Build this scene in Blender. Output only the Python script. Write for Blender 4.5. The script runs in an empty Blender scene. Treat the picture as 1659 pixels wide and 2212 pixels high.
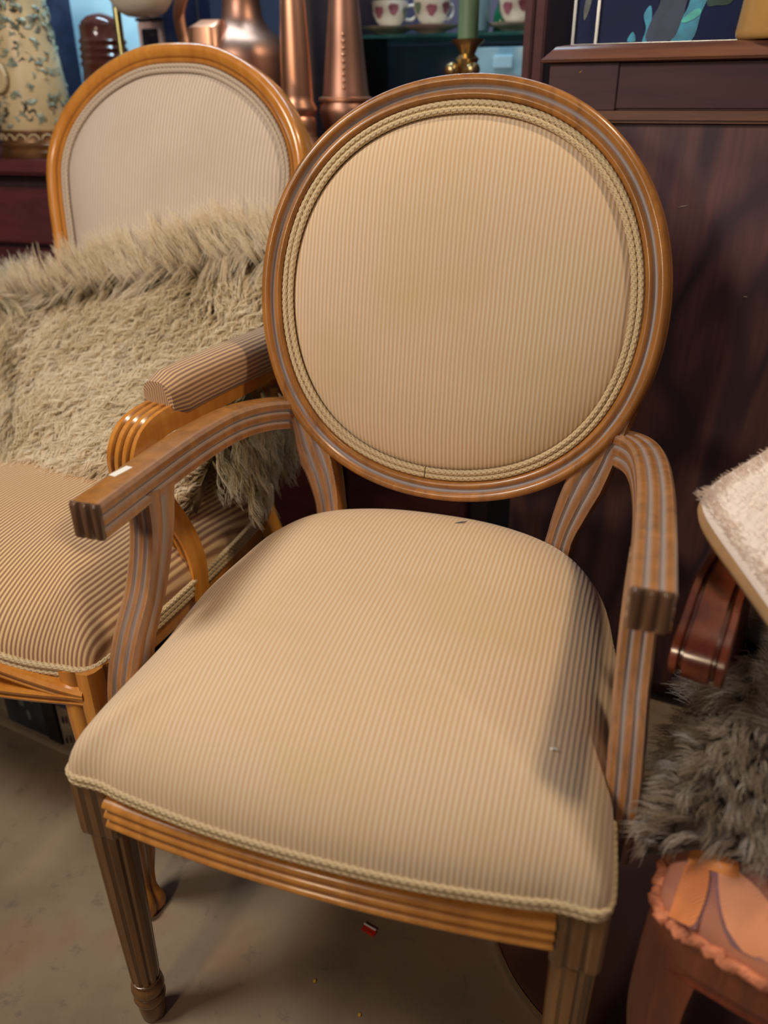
import bpy, bmesh, math, random
from math import sin, cos, pi, radians, sqrt
from mathutils import Vector, Matrix, noise

random.seed(7)
scene = bpy.context.scene
COL = scene.collection

# ------------------------------------------------------------------ camera
cam_d = bpy.data.cameras.new('camera')
cam = bpy.data.objects.new('camera', cam_d)
COL.objects.link(cam)
_f = Vector((-0.26933117, 0.84562682, -0.46084271))
_r = Vector((0.95372909, 0.30061174, -0.0057799))
_u = Vector((-0.13364709, 0.44107581, 0.887463))
cam.matrix_world = Matrix(((_r.x, _u.x, -_f.x, 0.225147), (_r.y, _u.y, -_f.y, -0.480088),
                           (_r.z, _u.z, -_f.z, 1.043450), (0, 0, 0, 1)))
cam_d.sensor_fit = 'HORIZONTAL'
cam_d.sensor_width = 36.0
cam_d.lens = 1735.478 / 1659 * 36.0
cam_d.clip_start = 0.02
cam_d.dof.use_dof = True
cam_d.dof.focus_distance = 1.0
cam_d.dof.aperture_fstop = 3.6
scene.camera = cam

# ------------------------------------------------------------------ world, lights, exposure
world = bpy.data.worlds.new('world')
scene.world = world
world.use_nodes = True
world.node_tree.nodes['Background'].inputs['Color'].default_value = (0.42, 0.50, 0.95, 1)
world.node_tree.nodes['Background'].inputs['Strength'].default_value = 0.075

def lamp(name, loc, target, size, power, col, kind='AREA', size_y=None):
    d = bpy.data.lights.new(name, kind)
    d.energy = power
    d.color = col
    if kind == 'AREA':
        d.size = size
        if size_y:
            d.shape = 'RECTANGLE'
            d.size_y = size_y
    else:
        d.shadow_soft_size = size
    o = bpy.data.objects.new(name, d)
    COL.objects.link(o)
    o.location = loc
    o.rotation_euler = (Vector(target) - Vector(loc)).to_track_quat('-Z', 'Y').to_euler()
    return o

WARM = (1.0, 0.77, 0.52)
lamp('key_lamp', (-0.52, -1.75, 1.52), (0.0, 0.4, 0.6), 0.20, 10.5, WARM)
lamp('side_lamp', (-0.90, -0.42, 1.90), (-0.1, 0.25, 0.5), 0.40, 20.5, (1.0, 0.92, 0.82))
lamp('ceiling_lamp', (0.75, 0.55, 2.25), (0.1, 0.4, 0.7), 0.16, 13, (1.0, 0.80, 0.56))
lamp('hutch_tube', (-0.20, 1.34, 1.655), (-0.22, 1.50, 1.0), 0.45, 4.0, (0.60, 0.82, 1.0), size_y=0.03)
lamp('back_fill', (-0.45, 1.25, 1.75), (-0.45, 1.75, 1.05), 1.2, 20, (0.55, 0.82, 1.0), size_y=0.08)  # added cool light out of view, brightens the blue canvas and back zone

vs = scene.view_settings
vs.view_transform = 'Standard'
vs.look = 'None'
vs.exposure = -0.12
vs.gamma = 1.0
vs.use_curve_mapping = False
scene.cycles.use_denoising = True
scene.cycles.max_bounces = 8

# ------------------------------------------------------------------ materials
def srgb(r, g, b):
    f = lambda c: (c / 255 / 12.92) if c / 255 <= 0.04045 else ((c / 255 + 0.055) / 1.055) ** 2.4
    return (f(r), f(g), f(b), 1)

class Nodes:
    def __init__(s, name):
        s.m = bpy.data.materials.new(name)
        s.m.use_nodes = True
        s.t = s.m.node_tree
        s.b = s.t.nodes['Principled BSDF']
    def n(s, typ, **kw):
        nd = s.t.nodes.new(typ)
        for k, v in kw.items():
            if hasattr(nd, k):
                setattr(nd, k, v)
            else:
                nd.inputs[k.replace('_', ' ')].default_value = v
        return nd
    def l(s, a, b):
        s.t.links.new(a, b)
    def coords(s, scale=(1, 1, 1), rot=(0, 0, 0)):
        tc = s.n('ShaderNodeTexCoord')
        mp = s.n('ShaderNodeMapping')
        mp.inputs['Scale'].default_value = scale
        mp.inputs['Rotation'].default_value = rot
        s.l(tc.outputs['Object'], mp.inputs['Vector'])
        return mp.outputs['Vector']
    def ramp(s, fac, stops):
        r = s.n('ShaderNodeValToRGB')
        el = r.color_ramp.elements
        while len(el) < len(stops):
            el.new(0.5)
        for e, (p, c) in zip(el, stops):
            e.position = p
            e.color = c
        s.l(fac, r.inputs['Fac'])
        return r.outputs['Color']
    def mix(s, fac, a, b, mode='MIX'):
        m = s.n('ShaderNodeMix', data_type='RGBA', blend_type=mode)
        for sock, val in ((m.inputs[0], fac), (m.inputs[6], a), (m.inputs[7], b)):
            if hasattr(val, 'is_linked'):
                s.l(val, sock)
            else:
                sock.default_value = val
        return m.outputs[2]
    def bump(s, h, strength=0.3, dist=0.002):
        b = s.n('ShaderNodeBump')
        b.inputs['Strength'].default_value = strength
        b.inputs['Distance'].default_value = dist
        s.l(h, b.inputs['Height'])
        s.l(b.outputs['Normal'], s.b.inputs['Normal'])
    def set(s, **kw):
        for k, v in kw.items():
            s.b.inputs[k.replace('_', ' ')].default_value = v

def plain(name, col, rough=0.5, metal=0.0, var=0.25, scale=20, **kw):
    N = Nodes(name)
    v = N.coords()
    t = N.n('ShaderNodeTexNoise', Scale=scale, Detail=4.0)
    N.l(v, t.inputs['Vector'])
    dark = tuple(c * (1 - var) for c in col[:3]) + (1,)
    lite = tuple(min(1, c * (1 + var)) for c in col[:3]) + (1,)
    N.l(N.ramp(t.outputs['Fac'], [(0.3, dark), (0.7, lite)]), N.b.inputs['Base Color'])
    N.set(Roughness=rough, Metallic=metal, **kw)
    return N.m

def wood(name, base, dark, wash, rough=0.32, stretch=(30, 30, 3), coat=0.3, wash_amt=0.75, scale=1.0):
    """Polished wood: streaky grain along the piece, whitewash caught in the carved grooves."""
    N = Nodes(name)
    v = N.coords(scale=stretch)
    t = N.n('ShaderNodeTexNoise', Scale=1.6 * scale, Detail=6.0, Roughness=0.65, Distortion=0.6)
    N.l(v, t.inputs['Vector'])
    v2 = N.coords(scale=(5, 5, 5))
    t2 = N.n('ShaderNodeTexNoise', Scale=1.2, Detail=3.0)
    N.l(v2, t2.inputs['Vector'])
    c = N.ramp(t.outputs['Fac'], [(0.28, dark), (0.62, base)])
    c = N.mix(N.ramp(t2.outputs['Fac'], [(0.35, (0, 0, 0, 1)), (0.75, (0.45, 0.45, 0.45, 1))]), c, dark)
    at = N.n('ShaderNodeAttribute', attribute_name='wash')
    mul = N.n('ShaderNodeMath', operation='MULTIPLY')
    N.l(at.outputs['Fac'], mul.inputs[0])
    mul.inputs[1].default_value = wash_amt
    c = N.mix(mul.outputs[0], c, wash)
    N.l(c, N.b.inputs['Base Color'])
    N.set(Roughness=rough)
    N.b.inputs['Coat Weight'].default_value = coat
    N.b.inputs['Coat Roughness'].default_value = 0.12
    N.bump(t.outputs['Fac'], 0.10, 0.001)
    return N.m

def ribbed(name, lite, dark, period, tint=None, soft=0.25, attr=None):
    """Corded stripe cloth: raised pale ribs over a darker ground, running along the object's y / z."""
    N = Nodes(name)
    tc = N.n('ShaderNodeTexCoord')
    sp = N.n('ShaderNodeSeparateXYZ')
    N.l(tc.outputs['Object'], sp.inputs[0])
    wob = N.n('ShaderNodeTexNoise', Scale=9.0, Detail=2.0)
    N.l(tc.outputs['Object'], wob.inputs['Vector'])
    m0 = N.n('ShaderNodeMath', operation='MULTIPLY_ADD')
    N.l(wob.outputs['Fac'], m0.inputs[0])
    m0.inputs[1].default_value = 0.004
    if attr:
        pa = N.n('ShaderNodeAttribute', attribute_name=attr)
        N.l(pa.outputs['Fac'], m0.inputs[2])
    else:
        N.l(sp.outputs['X'], m0.inputs[2])
    m1 = N.n('ShaderNodeMath', operation='MULTIPLY')
    N.l(m0.outputs[0], m1.inputs[0])
    m1.inputs[1].default_value = 2 * pi / period
    m2 = N.n('ShaderNodeMath', operation='SINE')
    N.l(m1.outputs[0], m2.inputs[0])
    m3 = N.n('ShaderNodeMath', operation='MULTIPLY_ADD')
    N.l(m2.outputs[0], m3.inputs[0])
    m3.inputs[1].default_value = 0.5
    m3.inputs[2].default_value = 0.5
    c = N.ramp(m3.outputs[0], [(0.5 - soft, dark), (0.5 + soft, lite)])
    st = N.n('ShaderNodeTexNoise', Scale=7.0, Detail=3.0)
    N.l(tc.outputs['Object'], st.inputs['Vector'])
    if tint:
        c = N.mix(N.ramp(st.outputs['Fac'], [(0.48, (0, 0, 0, 1)), (0.72, (0.4, 0.4, 0.4, 1))]), c, tint)
    wv = N.n('ShaderNodeTexNoise', Scale=900.0, Detail=1.0)
    N.l(tc.outputs['Object'], wv.inputs['Vector'])
    add = N.n('ShaderNodeMath', operation='MULTIPLY_ADD')
    N.l(wv.outputs['Fac'], add.inputs[0])
    add.inputs[1].default_value = 0.3
    N.l(m3.outputs[0], add.inputs[2])
    N.l(c, N.b.inputs['Base Color'])
    N.set(Roughness=0.85)
    N.b.inputs['Sheen Weight'].default_value = 0.25
    N.b.inputs['Sheen Roughness'].default_value = 0.4
    N.bump(add.outputs[0], 0.32, 0.0012)
    return N.m

def hair(name, stops, tip=None, rough=0.6, root=None):
    N = Nodes(name)
    hi = N.n('ShaderNodeHairInfo')
    at = N.n('ShaderNodeAttribute', attribute_name='shade')
    ad = N.n('ShaderNodeMath', operation='MULTIPLY_ADD')
    N.l(hi.outputs['Random'], ad.inputs[0])
    ad.inputs[1].default_value = 0.2
    N.l(at.outputs['Fac'], ad.inputs[2])
    c = N.ramp(ad.outputs[0], stops)
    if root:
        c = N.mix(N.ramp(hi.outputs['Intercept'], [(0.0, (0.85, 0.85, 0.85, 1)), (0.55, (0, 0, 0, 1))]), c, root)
    if tip:
        c = N.mix(N.ramp(hi.outputs['Intercept'], [(0.4, (0, 0, 0, 1)), (1.0, (0.6, 0.6, 0.6, 1))]), c, tip)
    N.l(c, N.b.inputs['Base Color'])
    N.set(Roughness=rough)
    N.b.inputs['Specular IOR Level'].default_value = 0.25
    tr = N.n('ShaderNodeBsdfTranslucent')
    N.l(c, tr.inputs['Color'])
    mx = N.n('ShaderNodeMixShader')
    mx.inputs[0].default_value = 0.4
    N.l(N.b.outputs[0], mx.inputs[1])
    N.l(tr.outputs[0], mx.inputs[2])
    N.l(mx.outputs[0], N.t.nodes['Material Output'].inputs['Surface'])
    return N.m

M = {}
GREY = srgb(150, 146, 140)
M['wood_a'] = wood('honey_wood', srgb(178, 118, 54), srgb(128, 82, 38), srgb(166, 168, 172), wash_amt=0.8)
M['wood_leg'] = wood('shaded_leg_wood', srgb(134, 92, 46), srgb(92, 62, 32), srgb(120, 110, 96), wash_amt=0.4)  # front legs: shade below the seat is put into this darker wood colour
M['wood_rail'] = wood('golden_rail_wood', srgb(208, 142, 62), srgb(168, 108, 44), srgb(120, 80, 40), rough=0.3)
M['wood_end'] = wood('worn_end_wood', srgb(104, 68, 40), srgb(58, 38, 28), srgb(150, 130, 110), wash_amt=0.5)
M['wood_b'] = wood('amber_wood', srgb(216, 148, 62), srgb(190, 116, 42), srgb(96, 50, 20), rough=0.25, coat=0.5, wash_amt=0.8)
M['wood_c'] = wood('red_brown_wood', srgb(136, 66, 38), srgb(94, 42, 26), srgb(58, 24, 16), rough=0.28, coat=0.5)
M['cloth_a'] = ribbed('corded_tan_cloth', srgb(221, 197, 166), srgb(205, 173, 135), 0.0055, srgb(202, 173, 122), 0.35)
M['cloth_b'] = ribbed('corded_rose_cloth', srgb(222, 206, 184), srgb(196, 174, 156), 0.0064, srgb(192, 166, 146), 0.3)
M['cloth_c'] = ribbed('corded_brown_cloth', srgb(220, 186, 138), srgb(150, 108, 78), 0.0056, None, 0.35)
M['cloth_pad'] = ribbed('corded_brown_pad_cloth', srgb(206, 170, 122), srgb(140, 104, 84), 0.0062, None, 0.35, 'wash')

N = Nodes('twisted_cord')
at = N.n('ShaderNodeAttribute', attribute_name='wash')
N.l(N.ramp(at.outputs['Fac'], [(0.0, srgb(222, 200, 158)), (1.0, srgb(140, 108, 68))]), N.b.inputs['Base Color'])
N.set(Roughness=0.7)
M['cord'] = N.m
N = Nodes('greyed_twisted_cord')
at = N.n('ShaderNodeAttribute', attribute_name='wash')
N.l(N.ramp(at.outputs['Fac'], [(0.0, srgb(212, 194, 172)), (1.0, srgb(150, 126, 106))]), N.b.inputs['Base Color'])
N.set(Roughness=0.75)
M['cord_b'] = N.m

# walnut with broad figured grain
def figured(name, lite, dark, rough=0.48, sc=(3.0, 3.0, 0.9), wscale=2.6):
    N = Nodes(name)
    v = N.coords(scale=sc)
    w0 = N.n('ShaderNodeTexNoise', Scale=wscale, Detail=2.0, Roughness=0.4, Distortion=0.3)
    N.l(v, w0.inputs['Vector'])
    w = N.n('ShaderNodeMath', operation='PINGPONG')
    mw = N.n('ShaderNodeMath', operation='MULTIPLY')
    N.l(w0.outputs['Fac'], mw.inputs[0])
    mw.inputs[1].default_value = 6.0
    N.l(mw.outputs[0], w.inputs[0])
    w.inputs[1].default_value = 0.5
    v2 = N.coords(scale=(60, 60, 4))
    t = N.n('ShaderNodeTexNoise', Scale=2.0, Detail=5.0)
    N.l(v2, t.inputs['Vector'])
    c = N.ramp(w.outputs[0], [(0.06, dark), (0.36, lite)])
    c = N.mix(N.ramp(t.outputs['Fac'], [(0.4, (0, 0, 0, 1)), (0.75, (0.55, 0.55, 0.55, 1))]), c, dark)
    N.l(c, N.b.inputs['Base Color'])
    N.set(Roughness=rough)
    return N.m
M['walnut'] = figured('figured_walnut', srgb(114, 77, 76), srgb(70, 50, 62))
M['walnut_plain'] = wood('dark_walnut', srgb(82, 46, 48), srgb(56, 34, 42), srgb(60, 50, 50), stretch=(3, 30, 30), rough=0.6, coat=0.0)
M['walnut_edge'] = wood('dark_walnut_edge', srgb(122, 78, 56), srgb(84, 54, 46), srgb(60, 50, 50), stretch=(3, 30, 30), rough=0.38, coat=0.15)
M['mahogany'] = wood('red_mahogany', srgb(106, 46, 46), srgb(72, 32, 36), srgb(60, 30, 30), stretch=(4, 30, 20), rough=0.55, coat=0.0)
M['mahogany_dark'] = wood('dark_mahogany', srgb(58, 34, 34), srgb(34, 22, 26), srgb(40, 30, 30), stretch=(20, 20, 4), rough=0.6, coat=0.0)

# concrete floor
N = Nodes('stained_concrete')
v = N.coords()
a = N.n('ShaderNodeTexNoise', Scale=2.6, Detail=5.0, Roughness=0.55)
b = N.n('ShaderNodeTexNoise', Scale=26.0, Detail=8.0, Roughness=0.75)
c_ = N.n('ShaderNodeTexNoise', Scale=5.0, Detail=4.0)
for x in (a, b, c_):
    N.l(v, x.inputs['Vector'])
col = N.ramp(a.outputs['Fac'], [(0.32, srgb(112, 94, 76)), (0.50, srgb(146, 128, 104)), (0.68, srgb(164, 146, 122))])
col = N.mix(N.ramp(c_.outputs['Fac'], [(0.54, (0, 0, 0, 1)), (0.70, (0.55, 0.55, 0.55, 1))]), col, srgb(150, 104, 72))
col = N.mix(N.ramp(b.outputs['Fac'], [(0.56, (0, 0, 0, 1)), (0.72, (0.7, 0.7, 0.7, 1))]), col, srgb(92, 84, 76))
N.l(col, N.b.inputs['Base Color'])
N.set(Roughness=0.75)
N.bump(b.outputs['Fac'], 0.25, 0.002)
M['concrete'] = N.m

M['copper'] = plain('hammered_copper', srgb(222, 164, 132), 0.40, 1.0, 0.12, 9)
M['copper_dull'] = plain('tarnished_copper', srgb(176, 132, 112), 0.44, 1.0, 0.2, 7)
M['brass'] = plain('polished_brass', srgb(196, 170, 118), 0.34, 1.0, 0.12, 12)
M['old_brass'] = plain('old_brass', srgb(150, 140, 92), 0.35, 1.0, 0.2, 12)
M['silver'] = plain('silver_edge', srgb(190, 196, 200), 0.25, 1.0, 0.1, 12)
M['stein'] = plain('cream_stoneware', srgb(206, 182, 140), 0.4, 0, 0.2, 14)
M['stein_relief'] = plain('grey_green_relief', srgb(134, 140, 122), 0.4, 0, 0.55, 40)
M['stein_dark'] = plain('relief_shade_tone', srgb(58, 54, 44), 0.4, 0, 0.4, 40)  # dark tone for strokes that paint crevice shade between the relief figures
M['stein_base'] = plain('bronze_glazed_band', srgb(112, 76, 44), 0.35, 0.4, 0.35, 30)
M['jug_brown'] = plain('brown_glaze', srgb(86, 48, 40), 0.16, 0, 0.2, 10)
M['jug_red'] = plain('dark_red_glaze', srgb(92, 26, 36), 0.2, 0, 0.2, 10)
M['glass_white'] = plain('opal_glass', srgb(214, 202, 184), 0.12, 0, 0.05, 6)
M['candle'] = plain('sage_green_wax', srgb(110, 138, 104), 0.45, 0, 0.1, 10)
M['china'] = plain('cream_china', srgb(222, 206, 186), 0.18, 0, 0.06, 10)
M['rose_print'] = plain('dusky_rose_print', srgb(138, 78, 84), 0.3, 0, 0.5, 60)
M['leaf_print'] = plain('sage_leaf_print', srgb(110, 120, 92), 0.3, 0, 0.4, 60)
M['navy'] = plain('navy_card', srgb(22, 32, 70), 0.7, 0, 0.2, 8)
M['pale_blue'] = plain('pale_blue_paint', srgb(186, 230, 248), 0.6, 0, 0.06, 4)
M['blue_glass'] = plain('pale_blue_glass', srgb(140, 186, 204), 0.15, 0, 0.2, 12)
M['pink_frame'] = plain('pink_beige_frame', srgb(196, 164, 156), 0.4, 0, 0.1, 10)
M['black'] = plain('black_lacquer', srgb(24, 22, 28), 0.25, 0, 0.3, 10)
M['chrome'] = plain('chrome_rim', srgb(226, 226, 228), 0.12, 1.0, 0.05, 10)
M['tray'] = plain('brown_lacquer', srgb(92, 58, 46), 0.75, 0, 0.2, 6)
M['amber'] = plain('amber_ceramic', srgb(206, 158, 92), 0.14, 0, 0.1, 8)
M['teal'] = plain('teal_paint', srgb(40, 150, 186), 0.4, 0, 0.35, 40)
M['teal_light'] = plain('aqua_paint', srgb(70, 196, 190), 0.4, 0, 0.3, 40)
M['slate'] = plain('slate_blue_paint', srgb(52, 66, 94), 0.5, 0, 0.3, 30)
M['green_paint'] = plain('deep_green_paint', srgb(30, 74, 66), 0.5, 0, 0.4, 30)
M['night'] = plain('midnight_blue_paint', srgb(14, 28, 72), 0.8, 0, 0.3, 8)
M['green_glass'] = plain('bottle_green_glass', srgb(30, 110, 74), 0.1, 0, 0.2, 10)
M['paper'] = plain('white_paper', srgb(236, 232, 222), 0.7, 0, 0.03, 10)
M['red_foil'] = plain('red_foil', srgb(206, 46, 34), 0.35, 0, 0.25, 120)
M['crumb'] = plain('yellow_crumb', srgb(214, 160, 60), 0.6, 0, 0.2, 100)
M['hutch_back'] = plain('dim_indigo_panel', srgb(84, 76, 104), 0.6, 0, 0.25, 5)
M['hide'] = plain('pelt_skin', srgb(112, 94, 64), 0.9, 0, 0.3, 14)
M['hide_brown'] = plain('dark_pelt_skin', srgb(66, 56, 48), 0.9, 0, 0.3, 14)
M['hide_white'] = plain('white_pelt_skin', srgb(240, 228, 218), 0.9, 0, 0.06, 14)
M['tan_edge'] = plain('tan_suede', srgb(196, 158, 112), 0.9, 0, 0.12, 30)
M['wall'] = plain('dim_plaster', srgb(54, 60, 82), 0.8, 0, 0.2, 3)
M['crate_beige'] = plain('faded_beige_card', srgb(128, 116, 98), 0.75, 0, 0.35, 40)
M['crate_dark'] = plain('blue_black_card', srgb(44, 50, 58), 0.6, 0, 0.6, 22)
M['crate_blue'] = plain('deep_blue_card', srgb(28, 42, 72), 0.6, 0, 0.3, 20)
M['crate_smudge'] = plain('grey_print', srgb(104, 110, 112), 0.7, 0, 0.4, 30)
M['strip'] = plain('pale_wood_strip', srgb(158, 142, 120), 0.6, 0, 0.15, 20)
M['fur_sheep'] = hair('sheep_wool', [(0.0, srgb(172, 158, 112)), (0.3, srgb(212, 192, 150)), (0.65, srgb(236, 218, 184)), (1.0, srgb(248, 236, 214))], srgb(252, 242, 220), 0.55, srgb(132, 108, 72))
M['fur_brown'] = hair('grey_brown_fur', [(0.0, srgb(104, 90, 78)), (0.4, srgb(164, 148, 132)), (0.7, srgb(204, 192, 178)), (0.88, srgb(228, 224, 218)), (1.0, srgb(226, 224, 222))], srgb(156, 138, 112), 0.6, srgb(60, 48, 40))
M['fur_white'] = hair('white_fur', [(0.0, srgb(238, 224, 214)), (0.6, srgb(248, 240, 234)), (1.0, srgb(240, 222, 204))])

# glass for the hutch shelf
N = Nodes('green_shelf_glass')
N.set(Base_Color=srgb(120, 200, 170), Roughness=0.05)
N.b.inputs['Transmission Weight'].default_value = 0.9
M['shelf_glass'] = N.m

# floral seat cloth: big orange leaves with grey outlines and purple hatching
def floral(name, col0, col1):
  N = Nodes(name)
  v = N.coords(scale=(1, 1, 1))
  nz = N.n('ShaderNodeTexNoise', Scale=9.0, Detail=2.0)
  N.l(v, nz.inputs['Vector'])
  vm = N.n('ShaderNodeMix', data_type='VECTOR')
  vm.inputs[0].default_value = 0.09
  N.l(v, vm.inputs[4])
  N.l(nz.outputs['Color'], vm.inputs[5])
  c = N.ramp(nz.outputs['Fac'], [(0.35, col0), (0.65, col1)])
  wv = N.n('ShaderNodeTexWave', Scale=110.0, Distortion=2.5)
  N.l(N.coords(rot=(0, 0, 0.9)), wv.inputs['Vector'])
  ms = N.n('ShaderNodeTexNoise', Scale=16.0, Detail=2.0)
  N.l(v, ms.inputs['Vector'])
  mm = N.mix(1.0, N.ramp(wv.outputs['Fac'], [(0.78, (0, 0, 0, 1)), (0.9, (0.6, 0.6, 0.6, 1))]),
             N.ramp(ms.outputs['Fac'], [(0.54, (0, 0, 0, 1)), (0.62, (1, 1, 1, 1))]), 'MULTIPLY')
  c = N.mix(mm, c, srgb(150, 84, 72))
  N.l(c, N.b.inputs['Base Color'])
  N.set(Roughness=0.8)
  return N.m
M['floral'] = floral('floral_ground', srgb(158, 104, 92), srgb(196, 126, 92))
M['leaf0'] = floral('orange_leaf', srgb(230, 142, 78), srgb(238, 160, 92))
M['leaf1'] = floral('peach_leaf', srgb(232, 160, 122), srgb(224, 148, 104))
M['leaf2'] = floral('rust_leaf', srgb(214, 126, 70), srgb(226, 142, 82))
M['leaf_line'] = plain('mauve_outline', srgb(140, 98, 104), 0.85, 0, 0.3, 60)

M['gimp'] = plain('rust_braid', srgb(206, 128, 92), 0.85, 0, 0.5, 60)

# ------------------------------------------------------------------ mesh helpers
class MB:
    def __init__(s):
        s.v, s.f, s.w = [], [], []
    def add(s, verts, faces, wash=None):
        o = len(s.v)
        s.v += [tuple(p) for p in verts]
        s.f += [tuple(i + o for i in f) for f in faces]
        s.w += list(wash) if wash else [0.0] * len(verts)
    def build(s, name, mat, parent=None, smooth=35, label=None, stuff=False):
        me = bpy.data.meshes.new(name)
        me.from_pydata(s.v, [], s.f)
        me.update()
        bm = bmesh.new()
        bm.from_mesh(me)
        bmesh.ops.recalc_face_normals(bm, faces=bm.faces)
        bm.to_mesh(me)
        bm.free()
        if any(s.w):
            a = me.attributes.new('wash', 'FLOAT', 'POINT')
            a.data.foreach_set('value', s.w)
        me.materials.append(mat)
        if smooth:
            for p in me.polygons:
                p.use_smooth = True
            me.set_sharp_from_angle(angle=radians(smooth))
        o = bpy.data.objects.new(name, me)
        COL.objects.link(o)
        if parent:
            o.parent = parent
        if label:
            o['label'] = label
        if stuff:
            o['kind'] = 'stuff'
        return o

def thing(name, label, cat, loc=(0, 0, 0), rz=0.0, group=None):
    o = bpy.data.objects.new(name, None)
    o.empty_display_size = 0.05
    COL.objects.link(o)
    o.location = loc
    o.rotation_euler = (0, 0, rz)
    return tag(o, label, cat, group)

def tag(o, label, cat, group=None):
    o['label'] = label
    o['category'] = cat
    if group:
        o['group'] = group
    return o

def sweep(mb, prof, frames, closed=False, cap=True):
    """prof: (u, v[, wash]); frames: (P, A, B, su, sv)."""
    n = len(prof)
    vs_, ws = [], []
    for fr in frames:
        P, A, B = fr[0], fr[1], fr[2]
        su = fr[3] if len(fr) > 3 else 1
        sv = fr[4] if len(fr) > 4 else su
        for q in prof:
            vs_.append(P + A * (q[0] * su) + B * (q[1] * sv))
            ws.append(q[2] if len(q) > 2 else 0.0)
    fs = []
    k = len(frames)
    for i in range(k if closed else k - 1):
        j = (i + 1) % k
        for a in range(n):
            b = (a + 1) % n
            fs.append((i * n + a, i * n + b, j * n + b, j * n + a))
    if cap and not closed:
        fs.append(tuple(range(n)))
        fs.append(tuple((k - 1) * n + a for a in range(n)))
    mb.add(vs_, fs, ws)

def catmull(pts, sub=8, closed=False):
    pts = [Vector(p) for p in pts]
    n = len(pts)
    out = []
    for i in range(n if closed else n - 1):
        if closed:
            p0, p1, p2, p3 = (pts[(i + d) % n] for d in (-1, 0, 1, 2))
        else:
            p1, p2 = pts[i], pts[i + 1]
            p0 = pts[i - 1] if i else p1 * 2 - p2
            p3 = pts[i + 2] if i + 2 < n else p2 * 2 - p1
        for s in range(sub):
            t = s / sub
            out.append(0.5 * ((2 * p1) + (p2 - p0) * t + (2 * p0 - 5 * p1 + 4 * p2 - p3) * t * t + (3 * p1 - p0 - 3 * p2 + p3) * t ** 3))
    if not closed:
        out.append(pts[-1])
    return out

def path_frames(pts, hint, scales=None):
    """Frames along a polyline: A = sideways (T x hint), B = up."""
    out = []
    n = len(pts)
    for i, p in enumerate(pts):
        T = (pts[min(i + 1, n - 1)] - pts[max(i - 1, 0)]).normalized()
        h = hint(i / (n - 1)) if callable(hint) else Vector(hint)
        A = T.cross(h).normalized()
        B = A.cross(T).normalized()
        s = scales(i / (n - 1)) if scales else (1, 1)
        out.append((p, A, B, s[0], s[1]))
    return out

def reeded(w, h, nt, ns, dep, nb=1, res=4):
    """Rectangle profile with nt reeds on the top and bottom faces and ns on each side."""
    out = []
    def side(p, q, nrm, k):
        m = max(1, k) * res
        for i in range(m):
            t = i / m
            ph = (t * max(1, k)) % 1.0
            r = sin(pi * ph) if k > 0 else 1
            r = min(1.0, r * 1.5)
            x = p[0] + (q[0] - p[0]) * t + nrm[0] * dep * (r - 1)
            y = p[1] + (q[1] - p[1]) * t + nrm[1] * dep * (r - 1)
            inner = 0 < t and ph < 0.02 and k > 1
            out.append((x, y, 1.0 if inner else (0.25 if k > 1 and (ph < 0.3 or ph > 0.7) else 0.0)))
    a, b = w / 2, h / 2
    side((-a, -b), (a, -b), (0, -1), nb)
    side((a, -b), (a, b), (1, 0), ns)
    side((a, b), (-a, b), (0, 1), nt)
    side((-a, b), (-a, -b), (-1, 0), ns)
    return out

def roundrect(w, h, r, k=5):
    out = []
    for cx, cy, a0 in ((w / 2 - r, h / 2 - r, 0), (-w / 2 + r, h / 2 - r, 90), (-w / 2 + r, -h / 2 + r, 180), (w / 2 - r, -h / 2 + r, 270)):
        for i in range(k + 1):
            a = radians(a0 + 90 * i / k)
            out.append((cx + r * cos(a), cy + r * sin(a), 0.0))
    return out

def circle(r, n=12):
    return [(r * cos(2 * pi * i / n), r * sin(2 * pi * i / n), 0.0) for i in range(n)]

def lathe(mb, prof, c=(0, 0, 0), n=40, ring=False):
    """prof: (r, z) from the bottom up; closes at r == 0."""
    c = Vector(c)
    vs_, fs = [], []
    for r, z in prof:
        for i in range(n):
            a = 2 * pi * i / n
            vs_.append(c + Vector((r * cos(a), r * sin(a), z)))
    for k in range(len(prof) - 1):
        for i in range(n):
            j = (i + 1) % n
            fs.append((k * n + i, k * n + j, (k + 1) * n + j, (k + 1) * n + i))
    if ring:
        k = len(prof) - 1
        for i in range(n):
            j = (i + 1) % n
            fs.append((k * n + i, k * n + j, j, i))
    else:
        fs.append(tuple(range(n)))
        fs.append(tuple((len(prof) - 1) * n + i for i in range(n)))
    mb.add(vs_, fs)

def tube(mb, pts, r, n=10, closed=False):
    pts = [Vector(p) for p in pts]
    fr = path_frames(pts, (0.13, 0.21, 0.97))
    if callable(r):
        fr = [(f[0], f[1], f[2], r(i / (len(fr) - 1)), r(i / (len(fr) - 1))) for i, f in enumerate(fr)]
        sweep(mb, circle(1, n), fr)
    else:
        sweep(mb, circle(r, n), fr)

def box(mb, lo, hi, bev=0.002, mat=None):
    """Box with chamfered edges (one segment)."""
    bm = bmesh.new()
    bmesh.ops.create_cube(bm, size=1)
    for v in bm.verts:
        v.co = Vector(((lo[0] + hi[0]) / 2 + v.co.x * (hi[0] - lo[0]), (lo[1] + hi[1]) / 2 + v.co.y * (hi[1] - lo[1]), (lo[2] + hi[2]) / 2 + v.co.z * (hi[2] - lo[2])))
    if bev:
        bmesh.ops.bevel(bm, geom=list(bm.edges), offset=bev, segments=2, affect='EDGES')
    bm.verts.index_update()
    vs_ = [v.co.copy() for v in bm.verts]
    fs = [tuple(v.index for v in f.verts) for f in bm.faces]
    bm.free()
    if mat is not None:
        vs_ = [mat @ v for v in vs_]
    mb.add(vs_, fs)

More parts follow.
